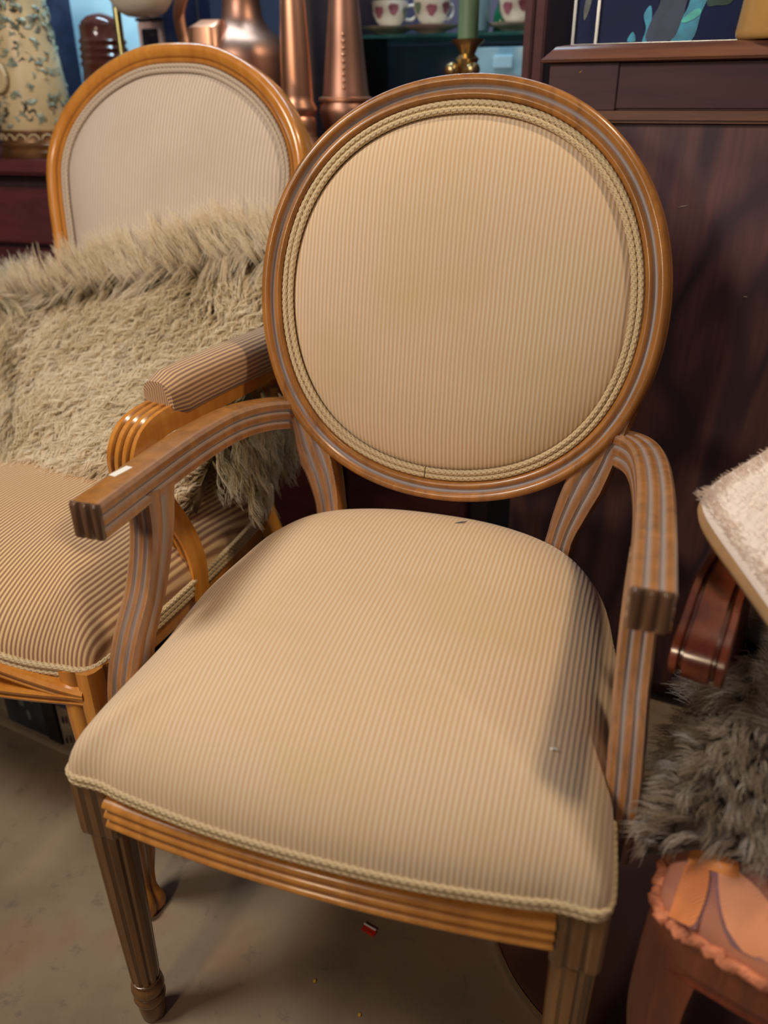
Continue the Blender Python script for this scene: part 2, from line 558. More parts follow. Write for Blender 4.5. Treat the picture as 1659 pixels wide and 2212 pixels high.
def cord_mesh(mb, pts, r, pitch=0.024, lobes=3, n=9):
    """Twisted rope: a lobed section turned along the path."""
    pts = [Vector(p) for p in pts]
    # resample evenly
    L = [0.0]
    for a, b in zip(pts, pts[1:]):
        L.append(L[-1] + (b - a).length)
    step = pitch / lobes / 4
    m = max(2, int(L[-1] / step))
    ev, j = [], 0
    for i in range(m + 1):
        s = L[-1] * i / m
        while j < len(L) - 2 and L[j + 1] < s:
            j += 1
        d = L[j + 1] - L[j]
        ev.append(pts[j].lerp(pts[j + 1], (s - L[j]) / d if d > 0 else 0))
    fr = path_frames(ev, (0.21, 0.11, 0.97))
    vs_, ws, fs = [], [], []
    for i, (P, A, B, _, _) in enumerate(fr):
        tw = 2 * pi * (L[-1] * i / m) / pitch
        for k in range(n):
            ph = 2 * pi * k / n
            lob = abs(cos(lobes * (ph + tw) / 2))
            rr = r * (0.82 + 0.16 * lob)
            vs_.append(P + A * (rr * cos(ph)) + B * (rr * sin(ph)))
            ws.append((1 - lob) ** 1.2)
    for i in range(m):
        for k in range(n):
            q = (k + 1) % n
            fs.append((i * n + k, i * n + q, (i + 1) * n + q, (i + 1) * n + k))
    fs.append(tuple(range(n)))
    fs.append(tuple(m * n + k for k in range(n)))
    mb.add(vs_, fs, ws)

def make_hair(name, strands, radius, mat, parent, shades=None):
    """strands: list of point lists; one Curves object, kind stuff (nobody could count hairs)."""
    hc = bpy.data.hair_curves.new(name)
    hc.add_curves([len(s) for s in strands])
    flat, rad = [], []
    for s in strands:
        k = len(s) - 1
        for i, p in enumerate(s):
            flat += (p[0], p[1], p[2])
            rad.append(radius * (1.0 - 0.65 * (i / k) ** 2))
    hc.attributes['position'].data.foreach_set('vector', flat)
    ra = hc.attributes.get('radius') or hc.attributes.new('radius', 'FLOAT', 'POINT')
    ra.data.foreach_set('value', rad)
    if shades:
        sa_ = hc.attributes.new('shade', 'FLOAT', 'CURVE')
        sa_.data.foreach_set('value', shades)
    hc.materials.append(mat)
    o = bpy.data.objects.new(name, hc)
    COL.objects.link(o)
    o.parent = parent
    o['kind'] = 'stuff'
    return o

# ------------------------------------------------------------------ setting
def struct(name, mb, mat, smooth=0):
    o = mb.build(name, mat, None, smooth)
    o['kind'] = 'structure'
    return o

mb = MB(); box(mb, (-3.2, -2.6, -0.06), (2.6, 2.4, 0.0), 0); struct('floor', mb, M['concrete'])
mb = MB(); box(mb, (-3.2, 2.3, 0.0), (2.6, 2.4, 2.6), 0); struct('wall_back', mb, M['wall'])
mb = MB(); box(mb, (-3.2, -2.6, 0.0), (-3.1, 2.3, 2.6), 0); struct('wall_left', mb, M['wall'])

# ------------------------------------------------------------------ dining armchair in the middle
chair = thing('dining_armchair', 'carved wooden armchair with oval striped back and bare wooden arms, on the bare floor', 'armchair')
TI = radians(12.4535); YC, ZC = 0.529, 0.8102
KC = -0.2795

def S(X, V, d=0.0):
    nrm = Vector((2 * KC * X * cos(TI), -cos(TI), sin(TI))).normalized()
    return Vector((X, YC + V * sin(TI) + KC * X * X, ZC + V * cos(TI))) + nrm * d

def oval(th):
    g = 1 + 0.1101 * sin(2 * th) ** 2 * 0.25
    X, V = 0.2303 * cos(th) * g, 0.2327 * sin(th) * g
    ro = radians(2.24)
    return X * cos(ro) - V * sin(ro), X * sin(ro) + V * cos(ro)

def oval_off(th, rho):
    x, v = oval(th)
    x1, v1 = oval(th + 0.002)
    x0, v0 = oval(th - 0.002)
    tx, tv = x1 - x0, v1 - v0
    l = sqrt(tx * tx + tv * tv)
    return x + tv / l * rho, v - tx / l * rho

NF = 160
prof = [(0.0, -0.024, 0), (0.0, 0.002, 0), (0.001, 0.006, 0), (0.004, 0.0095, 0), (0.0075, 0.0095, 0), (0.0105, 0.0065, 0.2), (0.0122, 0.0045, 1.0),
        (0.0142, 0.0055, 0.8), (0.0160, 0.0100, 0), (0.0195, 0.0125, 0), (0.0235, 0.0120, 0), (0.0268, 0.0088, 0), (0.0282, 0.0035, 0), (0.0284, -0.006, 0.0),
        (0.0270, -0.0075, 0.5), (0.0284, -0.009, 0), (0.0284, -0.022, 0), (0.0255, -0.028, 0), (0.004, -0.028, 0)]
def ring(rho, d, n=NF):
    return [S(*oval_off(2 * pi * i / n, rho), d) for i in range(n)]
mb = MB()
cols = [ring(r, d) for r, d, w in prof]
vs_, ws, fs = [], [], []
for c_, p in zip(cols, prof):
    vs_ += c_
    ws += [p[2]] * NF
for a in range(len(prof)):
    b = (a + 1) % len(prof)
    for i in range(NF):
        j = (i + 1) % NF
        fs.append((a * NF + i, a * NF + j, b * NF + j, b * NF + i))
mb.add(vs_, fs, ws)
mb.build('back_frame', M['wood_a'], chair, 50)

def disc_cushion(mb, ringfn, rs, hfn, back=None):
    """Concentric rings scaled towards the centre."""
    rings = [ringfn(r, hfn(r)) for r in rs]
    n = len(rings[0])
    vs_ = [p for rg in rings for p in rg]
    fs = []
    for k in range(len(rings) - 1):
        for i in range(n):
            j = (i + 1) % n
            fs.append((k * n + i, k * n + j, (k + 1) * n + j, (k + 1) * n + i))
    fs.append(tuple(range(n)))
    fs.append(tuple((len(rings) - 1) * n + i for i in range(n)))
    mb.add(vs_, fs)

def cush_ring(r, d):
    out = []
    for i in range(96):
        x, v = oval_off(2 * pi * i / 96, -0.0145)
        out.append(S(x * r, v * r, d))
    return out
rs = [0.06, 0.2, 0.35, 0.5, 0.62, 0.72, 0.8, 0.86, 0.91, 0.95, 0.98, 1.0]
mb = MB()
H = 0.030
disc_cushion(mb, cush_ring, rs, lambda r: 0.001 + H * (1 - r ** 3.4) ** 0.75)
mb.build('back_cushion', M['cloth_a'], chair, 60)
mb = MB()
disc_cushion(mb, lambda r, d: [S(*[q * r for q in oval_off(2 * pi * i / 96, 0.002)], d) for i in range(96)], [0.1, 0.6, 0.95, 1.0], lambda r: -0.0245)
mb2 = MB()
disc_cushion(mb2, lambda r, d: [S(*[q * r for q in oval_off(2 * pi * i / 96, 0.002)], d) for i in range(96)], [1.0, 0.9, 0.5, 0.1], lambda r: -0.015)
mb.v += mb2.v
mb.f += [tuple(i + len(mb.v) - len(mb2.v) for i in f) for f in mb2.f]
mb.w += mb2.w
mb.build('back_lining', M['cloth_a'], chair, 40)
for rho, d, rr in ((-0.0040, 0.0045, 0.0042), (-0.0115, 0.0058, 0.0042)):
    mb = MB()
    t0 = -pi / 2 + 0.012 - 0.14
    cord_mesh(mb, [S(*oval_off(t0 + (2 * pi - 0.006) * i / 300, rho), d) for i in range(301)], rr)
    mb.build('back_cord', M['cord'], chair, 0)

# posts joining the oval to the seat rail
for s in (-1, 1):
    x0 = -0.150 if s < 0 else 0.163
    th = lambda dg: radians(270 - dg) if s < 0 else radians(270 + dg)
    pts = catmull([S(*oval_off(th(64), 0.014), -0.013), S(*oval_off(th(54), 0.020), -0.013), S(*oval_off(th(46), 0.033), -0.012), S(x0 + s * 0.016, -0.245, -0.010), S(x0 + s * 0.003, -0.30, -0.008), S(x0 - s * 0.004, -0.39, -0.008), S(x0 - s * 0.004, -0.43, -0.008)], 8)
    fr = []
    for i, p in enumerate(pts):
        T = (pts[min(i + 1, len(pts) - 1)] - pts[max(i - 1, 0)]).normalized()
        Nn = Vector((2 * KC * p.x * cos(TI), -cos(TI), sin(TI))).normalized()
        A = T.cross(Nn).normalized()
        t = i / (len(pts) - 1)
        w = 1.0 + 0.35 * max(0, 1 - abs(t - 0.42) / 0.2) if t > 0.3 else 0.75 + t
        fr.append((p, A, Nn, w, 1))
    mb = MB()
    sweep(mb, reeded(0.037, 0.036, 3, 1, 0.004), fr)
    mb.build('back_post', M['wood_a'], chair, 45)

# arms
ARM_SEC = reeded(0.037, 0.041, 3, 3, 0.0030, 1)
for s in (-1, 1):
    z = lambda v: v
    pts = catmull([(s * 0.205 + 0.004, 0.512, 0.640), (s * 0.226 + 0.004, 0.490, 0.650), (s * 0.247 + 0.002, 0.445, 0.660), (s * 0.260, 0.385, 0.667), (s * 0.2655, 0.30, 0.671), (s * 0.2665, 0.20, 0.672), (s * 0.2660, 0.099, 0.672)], 8)
    fr = path_frames(pts, (0, 0, 1))
    mb = MB()
    sweep(mb, ARM_SEC if s > 0 else reeded(0.037, 0.041, 1, 3, 0.0030, 1), fr)
    arm = mb.build('armrest', M['wood_a'], chair, 40)
    # grooved end block, a darker end-grain face
    mb = MB()
    pf = [(-0.0178, 0.0, 0), (0.0178, 0.0, 0)]
    for k in range(3):
        x0_ = 0.0178 - k * 0.01187
        for q, dq, wq in ((0.0003, 0.001, 0.9), (0.002, 0.0042, 0.0), (0.0045, 0.0054, 0.15), (0.0074, 0.0054, 0.15), (0.0099, 0.0042, 0.0), (0.0116, 0.001, 0.9)):
            pf.append((x0_ - q, dq, wq))
    base_ = Vector((s * 0.2660, 0.0995, 0))
    sweep(mb, pf, [(base_ + Vector((0, 0, zz)), Vector((1, 0, 0)), Vector((0, -1, 0)), k1, k2) for zz, k1, k2 in ((0.6520, 0.9, 0.5), (0.6545, 1, 1), (0.6895, 1, 1), (0.6922, 0.95, 0.55))])
    mb.build('end_cap', M['wood_end'], arm, 40, 'dark scratched end grain of the arm')
    # support
    pts = catmull([(s * 0.264, 0.205, 0.662), (s * 0.264, 0.196, 0.61), (s * 0.266, 0.172, 0.55), (s * 0.269, 0.140, 0.50), (s * 0.271, 0.124, 0.45), (s * 0.270, 0.122, 0.385)], 7)
    fr = path_frames(pts, (0, -1, 0), lambda t: (1.0, 1.35 - 0.5 * sin(pi * min(1, t * 1.1)) + 0.15 * t))
    mb = MB()
    sweep(mb, reeded(0.034, 0.040, 3, 2, 0.0032, 1), fr)
    mb.build('arm_support', M['wood_a'], chair, 40)
    if s < 0:
        mb = MB()
        box(mb, (-0.013, -0.0045, 0), (0.013, 0.0045, 0.0006), 0)
        st = mb.build('price_sticker', M['paper'], arm, 0, 'small white sticker on top of the arm')
        st.location = (-0.2735, 0.172, 0.6925)
        st.rotation_euler = (0, 0, radians(80))

# seat
def outline_pts(half, sub=10):
    """half: (x, y) from front centre to back centre, x >= 0; mirrored and smoothed."""
    pts = [Vector((x, y, 0)) for x, y in half]
    mir = [Vector((-p.x, p.y, 0)) for p in reversed(pts[1:-1])]
    return catmull(pts + mir, sub, True)

seat_half = [(0, -0.026), (0.10, -0.023), (0.19, -0.013), (0.222, -0.007), (0.238, -0.006), (0.258, -0.006), (0.2685, 0.002), (0.2705, 0.025), (0.2680, 0.075), (0.2630, 0.150), (0.2650, 0.25), (0.255, 0.33), (0.236, 0.415), (0.190, 0.480), (0.10, 0.520), (0, 0.530)]
SO = outline_pts(seat_half, 8)
def seat_mesh(mb, out, z0, hh, p=2.7, q=0.5, c=(0, 0.2), rise=0.0):
    cc = Vector((c[0], c[1], 0))
    rs = [0.05] + [1 - (1 - i / 22) ** 2 for i in range(3, 23)]
    def rg(r, h):
        return [Vector((cc.x + (o.x - cc.x) * r, cc.y + (o.y - cc.y) * r, z0 + h)) for o in out]
    def rg2(r, h):
        out_ = []
        for o in out:
            t_ = min(1, max(0, o.y / 0.5))
            pp = p + rise * t_
            out_.append(Vector((cc.x + (o.x - cc.x) * r, cc.y + (o.y - cc.y) * r, z0 + (hh + 0.028 * rise / 1.8 * (t_ - 0.4) * r) * max(0, 1 - r ** pp) ** q)))
        return out_
    disc_cushion(mb, rg2 if rise else rg, rs, lambda r: hh * max(0, 1 - r ** p) ** q)
mb = MB()
seat_mesh(mb, SO, 0.430, 0.120, 2.9, 0.5, (0, 0.2), 1.8)
mb.build('seat_cushion', M['cloth_a'], chair, 60)
for zz, off in ((0.4345, 0.998), (0.4270, 0.995)):
    mb = MB()
    loop = [Vector((o.x * off, 0.2 + (o.y - 0.2) * off, zz)) for o in SO]
    k = len(loop) // 2
    loop = loop[k:] + loop[:k]
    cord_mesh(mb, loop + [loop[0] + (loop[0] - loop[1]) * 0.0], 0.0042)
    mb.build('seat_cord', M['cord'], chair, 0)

# rails
RAIL = [(-0.014, -0.029, 0), (0.010, -0.029, 0)]
for k in range(3):
    b0 = -0.029 + k * 0.0135
    RAIL += [(0.007, b0 + 0.0003, 0), (0.0125, b0 + 0.002, 0), (0.0150, b0 + 0.0045, 0), (0.0155, b0 + 0.0066, 0), (0.0145, b0 + 0.009, 0), (0.0115, b0 + 0.0118, 0), (0.0070, b0 + 0.0132, 0)]
RAIL += [(0.006, 0.013, 0), (0.006, 0.026, 0), (-0.014, 0.026, 0)]
mb = MB()
fr = []
for i in range(33):
    x = -0.226 + 0.452 * i / 32
    t = x / 0.226
    y = -0.016 + 0.014 * t * t
    n = Vector((0.12 * t, -1, 0)).normalized()
    fr.append((Vector((x, y + 0.008, 0.399)), n, Vector((0, 0, 1))))
sweep(mb, RAIL, fr)
mb.build('front_rail', M['wood_rail'], chair, 40)
for s in (-1, 1):
    mb = MB()
    pts = catmull([(s * 0.250, 0.03, 0.399), (s * 0.250, 0.15, 0.399), (s * 0.244, 0.27, 0.399), (s * 0.222, 0.37, 0.399), (s * 0.165, 0.45, 0.399)], 6)
    fr = []
    for i, p in enumerate(pts):
        T = (pts[min(i + 1, len(pts) - 1)] - pts[max(i - 1, 0)]).normalized()
        n = T.cross(Vector((0, 0, 1))) * (1 if s > 0 else -1)
        fr.append((p, n, Vector((0, 0, 1))))
    sweep(mb, RAIL, fr)
    mb.build('side_rail', M['wood_a'], chair, 40)
mb = MB()
box(mb, (-0.165, 0.432, 0.37), (0.165, 0.456, 0.425), 0.003)
mb.build('back_rail', M['wood_a'], chair, 40)

def fluted_circle(r, n, dep, res=4):
    out = []
    for i in range(n * res):
        a = 2 * pi * i / (n * res)
        ph = (i % res) / res
        b = min(1, 1.5 * sin(pi * ph)) if ph else 0
        rr = r - dep * (1 - b)
        out.append((rr * cos(a), rr * sin(a), 0.8 if ph == 0 else 0.0))
    return out
X3, Y3 = Vector((1, 0, 0)), Vector((0, 1, 0))
for s in (-1, 1):
    cx, cy = s * 0.248, 0.020
    mb = MB()
    blk = reeded(0.046, 0.046, 3, 3, 0.0035, 3)
    sweep(mb, blk, [(Vector((cx, cy, zz)), X3, Y3, k, k) for zz, k in ((0.424, 1), (0.352, 1), (0.346, 0.96), (0.343, 0.86))])
    flu = fluted_circle(1, 10, 0.13)
    sweep(mb, flu, [(Vector((cx, cy, zz)), X3, Y3, k, k) for zz, k in ((0.345, 0.0225), (0.335, 0.0225), (0.20, 0.0205), (0.085, 0.0178), (0.074, 0.0165))])
    lathe(mb, [(0.012, 0.0), (0.0150, 0.003), (0.0165, 0.018), (0.0155, 0.028), (0.0145, 0.031), (0.0185, 0.035), (0.0200, 0.041), (0.0185, 0.047), (0.0160, 0.049), (0.0185, 0.052), (0.0205, 0.059), (0.0195, 0.066), (0.0160, 0.071), (0.0178, 0.074), (0.0178, 0.077), (0.012, 0.079)], (cx, cy, 0), 24)
    mb.build('leg', M['wood_leg'], chair, 40)
    mb = MB()
    x0 = -0.150 if s < 0 else 0.163
    pts = catmull([S(x0 - s * 0.004, -0.41, -0.008), (x0 - s * 0.002, 0.442, 0.33), (x0 + s * 0.008, 0.475, 0.17), (x0 + s * 0.016, 0.525, 0.0)], 6)
    sweep(mb, roundrect(0.036, 0.036, 0.006, 3), path_frames(pts, (0, -1, 0), lambda t: (1 - 0.3 * t, 1 - 0.3 * t)))
    mb.build('leg', M['wood_a'], chair, 40)

# ------------------------------------------------------------------ armchair beside it with arched back
LC = Vector((-0.610, 0.160, 0))
chair_b = thing('arched_armchair', 'amber wood armchair with arched striped back and padded arms, half under a sheepskin', 'armchair', LC, radians(-5))
TB = radians(15)
KB = -0.10
def SB(X, V, d=0.0):
    nrm = Vector((2 * KB * X * cos(TB), -cos(TB), sin(TB))).normalized()
    return Vector((X, 0.600 + V * sin(TB) + KB * X * X, 0.505 + V * cos(TB))) + nrm * d
half = [(0, 0.640), (0.075, 0.633), (0.145, 0.604), (0.200, 0.562), (0.240, 0.508), (0.259, 0.448), (0.257, 0.385), (0.247, 0.32), (0.236, 0.25), (0.226, 0.17), (0.210, 0.09), (0.165, 0.052), (0.08, 0.045), (0, 0.045)]
hp = [Vector((x * 1.04, v, 0)) for x, v in half]
BO = catmull(hp + [Vector((-p.x, p.y, 0)) for p in reversed(hp[1:-1])], 8, True)
BX = -0.046
def bo_off(i, rho):
    n = len(BO)
    a, b = BO[(i + 1) % n], BO[i - 1]
    t = (a - b).normalized()
    return BO[i].x - t.y * rho + BX, BO[i].y + t.x * rho
profB = [(-0.026, -0.026, 0), (-0.026, 0.000, 0), (-0.0245, 0.005, 0), (-0.0215, 0.0075, 0), (-0.0190, 0.0055, 0.8), (-0.0165, 0.0085, 0), (-0.011, 0.0130, 0), (-0.005, 0.0125, 0), (-0.0012, 0.0085, 0), (0.0, 0.003, 0), (0.0, -0.022, 0), (-0.003, -0.030, 0), (-0.022, -0.030, 0)]
profB = [(r * 1.22, d * 1.1, w) for r, d, w in profB]
mb = MB()
n = len(BO)
vs_, ws, fs = [], [], []
for r, d, w in profB:
    vs_ += [SB(*bo_off(i, r), d) for i in range(n)]
    ws += [w] * n
for a in range(len(profB)):
    b = (a + 1) % len(profB)
    for i in range(n):
        j = (i + 1) % n
        fs.append((a * n + i, a * n + j, b * n + j, b * n + i))
mb.add(vs_, fs, ws)
mb.build('back_frame', M['wood_b'], chair_b, 50)
def cushb(r, d):
    return [SB((bo_off(i, -0.046)[0] - BX) * r + BX, 0.33 + (bo_off(i, -0.046)[1] - 0.33) * r, d) for i in range(n)]
mb = MB()
disc_cushion(mb, cushb, rs, lambda r: 0.001 + 0.034 * (1 - r ** 3.2) ** 0.75)
mb.build('back_cushion', M['cloth_b'], chair_b, 60)
mb = MB()
disc_cushion(mb, lambda r, d: [SB((bo_off(i, -0.024)[0] - BX) * r + BX, 0.33 + (bo_off(i, -0.024)[1] - 0.33) * r, d) for i in range(n)], [1.0, 0.5, 0.1], lambda r: -0.012)
mb.build('back_lining', M['cloth_b'], chair_b, 40)
for rho, d in ((-0.0355, 0.004), (-0.0430, 0.005)):
    mb = MB()
    lp = [SB(*bo_off(i, rho), d) for i in range(n)]
    k = n // 2
    lp = lp[k:] + lp[:k]
    cord_mesh(mb, lp + [lp[0]], 0.0042)
    mb.build('back_cord', M['cord_b'], chair_b, 0)

seatb_half = [(0, -0.030), (0.09, -0.026), (0.17, -0.012), (0.225, 0.000), (0.250, 0.004), (0.264, 0.014), (0.268, 0.04), (0.268, 0.12), (0.264, 0.24), (0.256, 0.36), (0.240, 0.47), (0.20, 0.545), (0.11, 0.570), (0, 0.574)]
SBO = outline_pts(seatb_half, 8)
def zb(o):   # serpentine front: the trim rises between the legs
    f = max(0, 1 - (o.y + 0.03) / 0.12)
    return 0.430 + 0.045 * f * (0.5 + 0.5 * cos(pi * min(1, abs(o.x) / 0.215)))
cc = Vector((0, 0.26, 0))
mb = MB()
rsb = [0.05] + [1 - (1 - i / 22) ** 2 for i in range(3, 23)]
disc_cushion(mb, lambda r, h: [Vector((o.x * r, 0.26 + (o.y - 0.26) * r, zb(o) * r ** 4 + 0.447 * (1 - r ** 4) + h)) for o in SBO], rsb, lambda r: 0.095 * max(0, 1 - r ** 2.9) ** 0.5)
mb.build('seat_cushion', M['cloth_c'], chair_b, 60)
for dz, off in ((0.003, 1.006), (-0.006, 1.004), (-0.0145, 1.002)):
    mb = MB()
    lp = [Vector((o.x * off, 0.26 + (o.y - 0.26) * off, zb(o) + dz)) for o in SBO]
    k = len(lp) // 2
    lp = lp[k:] + lp[:k]
    cord_mesh(mb, lp + [lp[0]], 0.0044)
    mb.build('seat_cord', M['cord'], chair_b, 0)
# apron: upper and lower carved mouldings crossing at the corner over a recessed board
def ap_y(x):
    return -0.022 + 0.026 * (abs(x) / 0.27) ** 2
BAND = [(-0.016, -0.011, 0), (0.004, -0.011, 0), (0.008, -0.008, 0), (0.0095, -0.004, 0), (0.007, -0.001, 0.9), (0.010, 0.002, 0), (0.0105, 0.006, 0), (0.007, 0.010, 0), (-0.016, 0.011, 0)]
for nm, zf, dz in (('upper_moulding', lambda x: 0.402 + 0.034 * cos(pi * min(1, abs(x) / 0.26) / 2) ** 1.2, 0), ('lower_moulding', lambda x: 0.398 - 0.018 * cos(pi * min(1, abs(x) / 0.26) / 2) ** 1.2, 0)):
    mb = MB()
    fr = []
    for i in range(41):
        x = -0.262 + 0.524 * i / 40
        t = x / 0.262
        nn = Vector((0.2 * t, -1, 0)).normalized()
        fr.append((Vector((x, ap_y(x) - 0.004, zf(x))), nn, Vector((0, 0, 1))))
    sweep(mb, BAND, fr)
    mb.build(nm, M['wood_b'], chair_b, 40)
mb = MB()
fr = []
for i in range(21):
    x = -0.25 + 0.5 * i / 20
    fr.append((Vector((x, ap_y(x) + 0.020, 0.408)), Vector((0, -1, 0)), Vector((0, 0, 1))))
sweep(mb, roundrect(0.016, 0.050, 0.003, 2), fr)
mb.build('apron_board', M['wood_b'], chair_b, 40)
for s in (-1, 1):
    mb = MB()
    pts = catmull([(s * 0.250, 0.03, 0.405), (s * 0.250, 0.20, 0.405), (s * 0.243, 0.40, 0.405), (s * 0.20, 0.53, 0.405)], 6)
    sweep(mb, roundrect(0.022, 0.052, 0.004, 3), path_frames(pts, (0, 0, 1)))
    mb.build('side_rail', M['wood_b'], chair_b, 40)
    # cabriole front leg
    mb = MB()
    pts = catmull([(s * 0.250, 0.022, 0.430), (s * 0.260, 0.014, 0.37), (s * 0.276, 0.004, 0.30), (s * 0.278, 0.006, 0.22), (s * 0.270, 0.018, 0.13), (s * 0.264, 0.024, 0.07), (s * 0.270, 0.016, 0.03), (s * 0.276, 0.010, 0.002)], 6)
    def lw(t):
        k = 1.0 if t < 0.35 else 1.0 - 0.55 * min(1, (t - 0.35) / 0.4)
        if t > 0.82:
            k += 0.25 * sin(pi * min(1, (t - 0.82) / 0.18 * 0.8))
        return (k, k)
    sweep(mb, reeded(0.056, 0.056, 2, 2, 0.004, 1), path_frames(pts, (0, -1, 0), lw))
    mb.build('leg', M['wood_b'], chair_b, 40)
    mb = MB()
    pts = catmull([SB(s * 0.205 + BX, 0.08, -0.012), SB(s * 0.20 + BX, -0.02, -0.012), (s * 0.20 + BX, 0.60, 0.35), (s * 0.205, 0.62, 0.18), (s * 0.21, 0.69, 0.0)], 6)
    sweep(mb, roundrect(0.040, 0.036, 0.008, 3), path_frames(pts, (0, -1, 0), lambda t: (1 - 0.3 * t, 1 - 0.3 * t)))
    mb.build('leg', M['wood_b'], chair_b, 40)
    # arm: wooden knuckle and sweeping support, padded top
    mb = MB()
    sx = Vector((-0.078 if s < 0 else 0.0, 0, 0))
    pts = catmull([(s * 0.236, 0.655, 0.690), (s * 0.270, 0.56, 0.688), (s * 0.274, 0.40, 0.686), (s * 0.262, 0.26, 0.684), (s * 0.254, 0.205, 0.682), (s * 0.250, 0.170, 0.672), (s * 0.245, 0.158, 0.645), (s * 0.238, 0.170, 0.612), (s * 0.236, 0.205, 0.560), (s * 0.240, 0.235, 0.500), (s * 0.248, 0.240, 0.45), (s * 0.250, 0.230, 0.40)], 6)
    pts = [p + sx for p in pts]
    def hintB(t):
        return Vector((0, -sin(min(1, max(0, (t - 0.40) / 0.2)) * pi / 2), cos(min(1, max(0, (t - 0.40) / 0.2)) * pi / 2) + 1e-3))
    def wB(t):
        return (1.0, 1.0) if t < 0.62 else (1.0 - 0.2 * sin(pi * min(1, (t - 0.62) / 0.38)), 1.0)
    sweep(mb, reeded(0.048, 0.034, 4, 1, 0.003, 1), path_frames(pts, hintB, wB))
    armb = mb.build('armrest', M['wood_b'], chair_b, 40)
    mb = MB()
    pts = catmull([(s * 0.256, 0.215, 0.704), (s * 0.262, 0.265, 0.708), (s * 0.272, 0.37, 0.710), (s * 0.277, 0.47, 0.708), (s * 0.276, 0.545, 0.704)], 6)
    pts = [p + sx for p in pts]
    def wp(t):
        e = min(1, 0.80 + 1.6 * t) if t < 0.2 else (min(1, 0.80 + 1.6 * (1 - t)) if t > 0.8 else 1)
        return (e, e)
    rr_ = roundrect(0.060, 0.062, 0.024, 6)
    rr_ = rr_[18:] + rr_[:18]
    pr_, ln_ = [], 0.001
    for q0, q1 in zip(rr_, rr_[1:] + rr_[:1]):
        pr_.append((q0[0], q0[1], ln_))
        ln_ += sqrt((q1[0] - q0[0]) ** 2 + (q1[1] - q0[1]) ** 2)
    sweep(mb, pr_, path_frames(pts, (0, 0, 1), wp))
    mb.build('arm_pad', M['cloth_pad'], armb, 60, 'striped padded top of the arm')

# ------------------------------------------------------------------ armchair with floral seat, mostly outside the frame
RC = Vector((0.556, -0.037, 0))
chair_c = thing('floral_armchair', 'dark red-brown armchair with orange floral seat under a shaggy brown fur', 'armchair', RC, radians(-15))
sc_half = [(0, -0.020), (0.12, -0.016), (0.20, -0.006), (0.240, 0.002), (0.256, 0.016), (0.260, 0.05), (0.258, 0.16), (0.248, 0.30), (0.225, 0.42), (0.17, 0.475), (0.08, 0.49), (0, 0.494)]
SCO = outline_pts(sc_half, 8)
mb = MB()
seat_mesh(mb, SCO, 0.405, 0.055, 3.2, 0.5)
fl_seat = mb.build('seat_cushion', M['floral'], chair_c, 60)
def seat_c_z(x, y):
    a = math.atan2(y - 0.2, x)
    best = min(SCO, key=lambda o: abs((math.atan2(o.y - 0.2, o.x) - a + pi) % (2 * pi) - pi))
    r = min(0.985, sqrt(x * x + (y - 0.2) ** 2) / sqrt(best.x ** 2 + (best.y - 0.2) ** 2))
    return 0.405 + 0.055 * (1 - r ** 3.2) ** 0.5
lr = random.Random(11)
for gy in range(5):
    for gx in range(8):
        cx_, cy_ = -0.235 + gx * 0.058 + lr.uniform(-0.012, 0.012), 0.015 + gy * 0.055 + lr.uniform(-0.012, 0.012)
        an, ln, wd = lr.uniform(0.2, 1.6) + (pi / 2 if (gx + gy) % 2 else 0), lr.uniform(0.075, 0.10), lr.uniform(0.040, 0.054)
        for grow, lift, mt in ((1.10, 0.0008, M['leaf_line']), (1.0, 0.0013, M['leaf%d' % lr.randrange(3)])):
            mb = MB()
            vs_, fs = [], []
            lift += 0.0012 * (grow == 1.0) + 0.0001 * ((gx * 3 + gy * 5) % 7)
            for i in range(11):
                t = i / 10
                w_ = wd * grow * sin(pi * min(0.985, max(0.015, t))) ** 0.8 * (1 - 0.25 * t)
                for j in range(5):
                    lx, ly = (t - 0.5) * ln * (grow + 0.02), (j / 4 - 0.5) * w_ + 0.006 * sin(pi * t)
                    x, y = cx_ + lx * cos(an) - ly * sin(an), cy_ + lx * sin(an) + ly * cos(an)
                    bo = min(1.0, 0.245 / max(1e-6, abs(x)))
                    x, y = x * bo, max(-0.006, y)
                    vs_.append((x, y, seat_c_z(x, y) + lift))
            for i in range(10):
                for j in range(4):
                    a_ = i * 5 + j
                    fs.append((a_, a_ + 1, a_ + 6, a_ + 5))
            mb.add(vs_, fs)
            mb.build('printed_leaf' if grow == 1 else 'leaf_outline', mt, fl_seat, 60)
mb = MB()
lp = []
for i, o in enumerate(SCO):
    wv = 0.0022 * sin(i * 2.6) + 0.0016 * sin(i * 5.3)
    lp.append(Vector((o.x * 1.006 + wv, 0.2 + (o.y - 0.2) * 1.006 + wv, 0.404 + 0.0025 * sin(i * 3.7))))
cord_mesh(mb, lp + [lp[0]], 0.0060, 0.04, 3)
mb.build('seat_braid', M['gimp'], chair_c, 0)
mb = MB()
fr = []
for i in range(25):
    x = -0.245 + 0.49 * i / 24
    t = x / 0.245
    fr.append((Vector((x, -0.004 + 0.016 * t * t, 0.370)), Vector((0, -1, 0)), Vector((0, 0, 1))))
sweep(mb, [(-0.012, -0.028, 0), (0.010, -0.028, 0), (0.013, -0.022, 0), (0.010, -0.016, 0.8), (0.011, -0.010, 0), (0.011, 0.026, 0), (-0.012, 0.026, 0)], fr)
mb.build('front_rail', M['wood_c'], chair_c, 40)
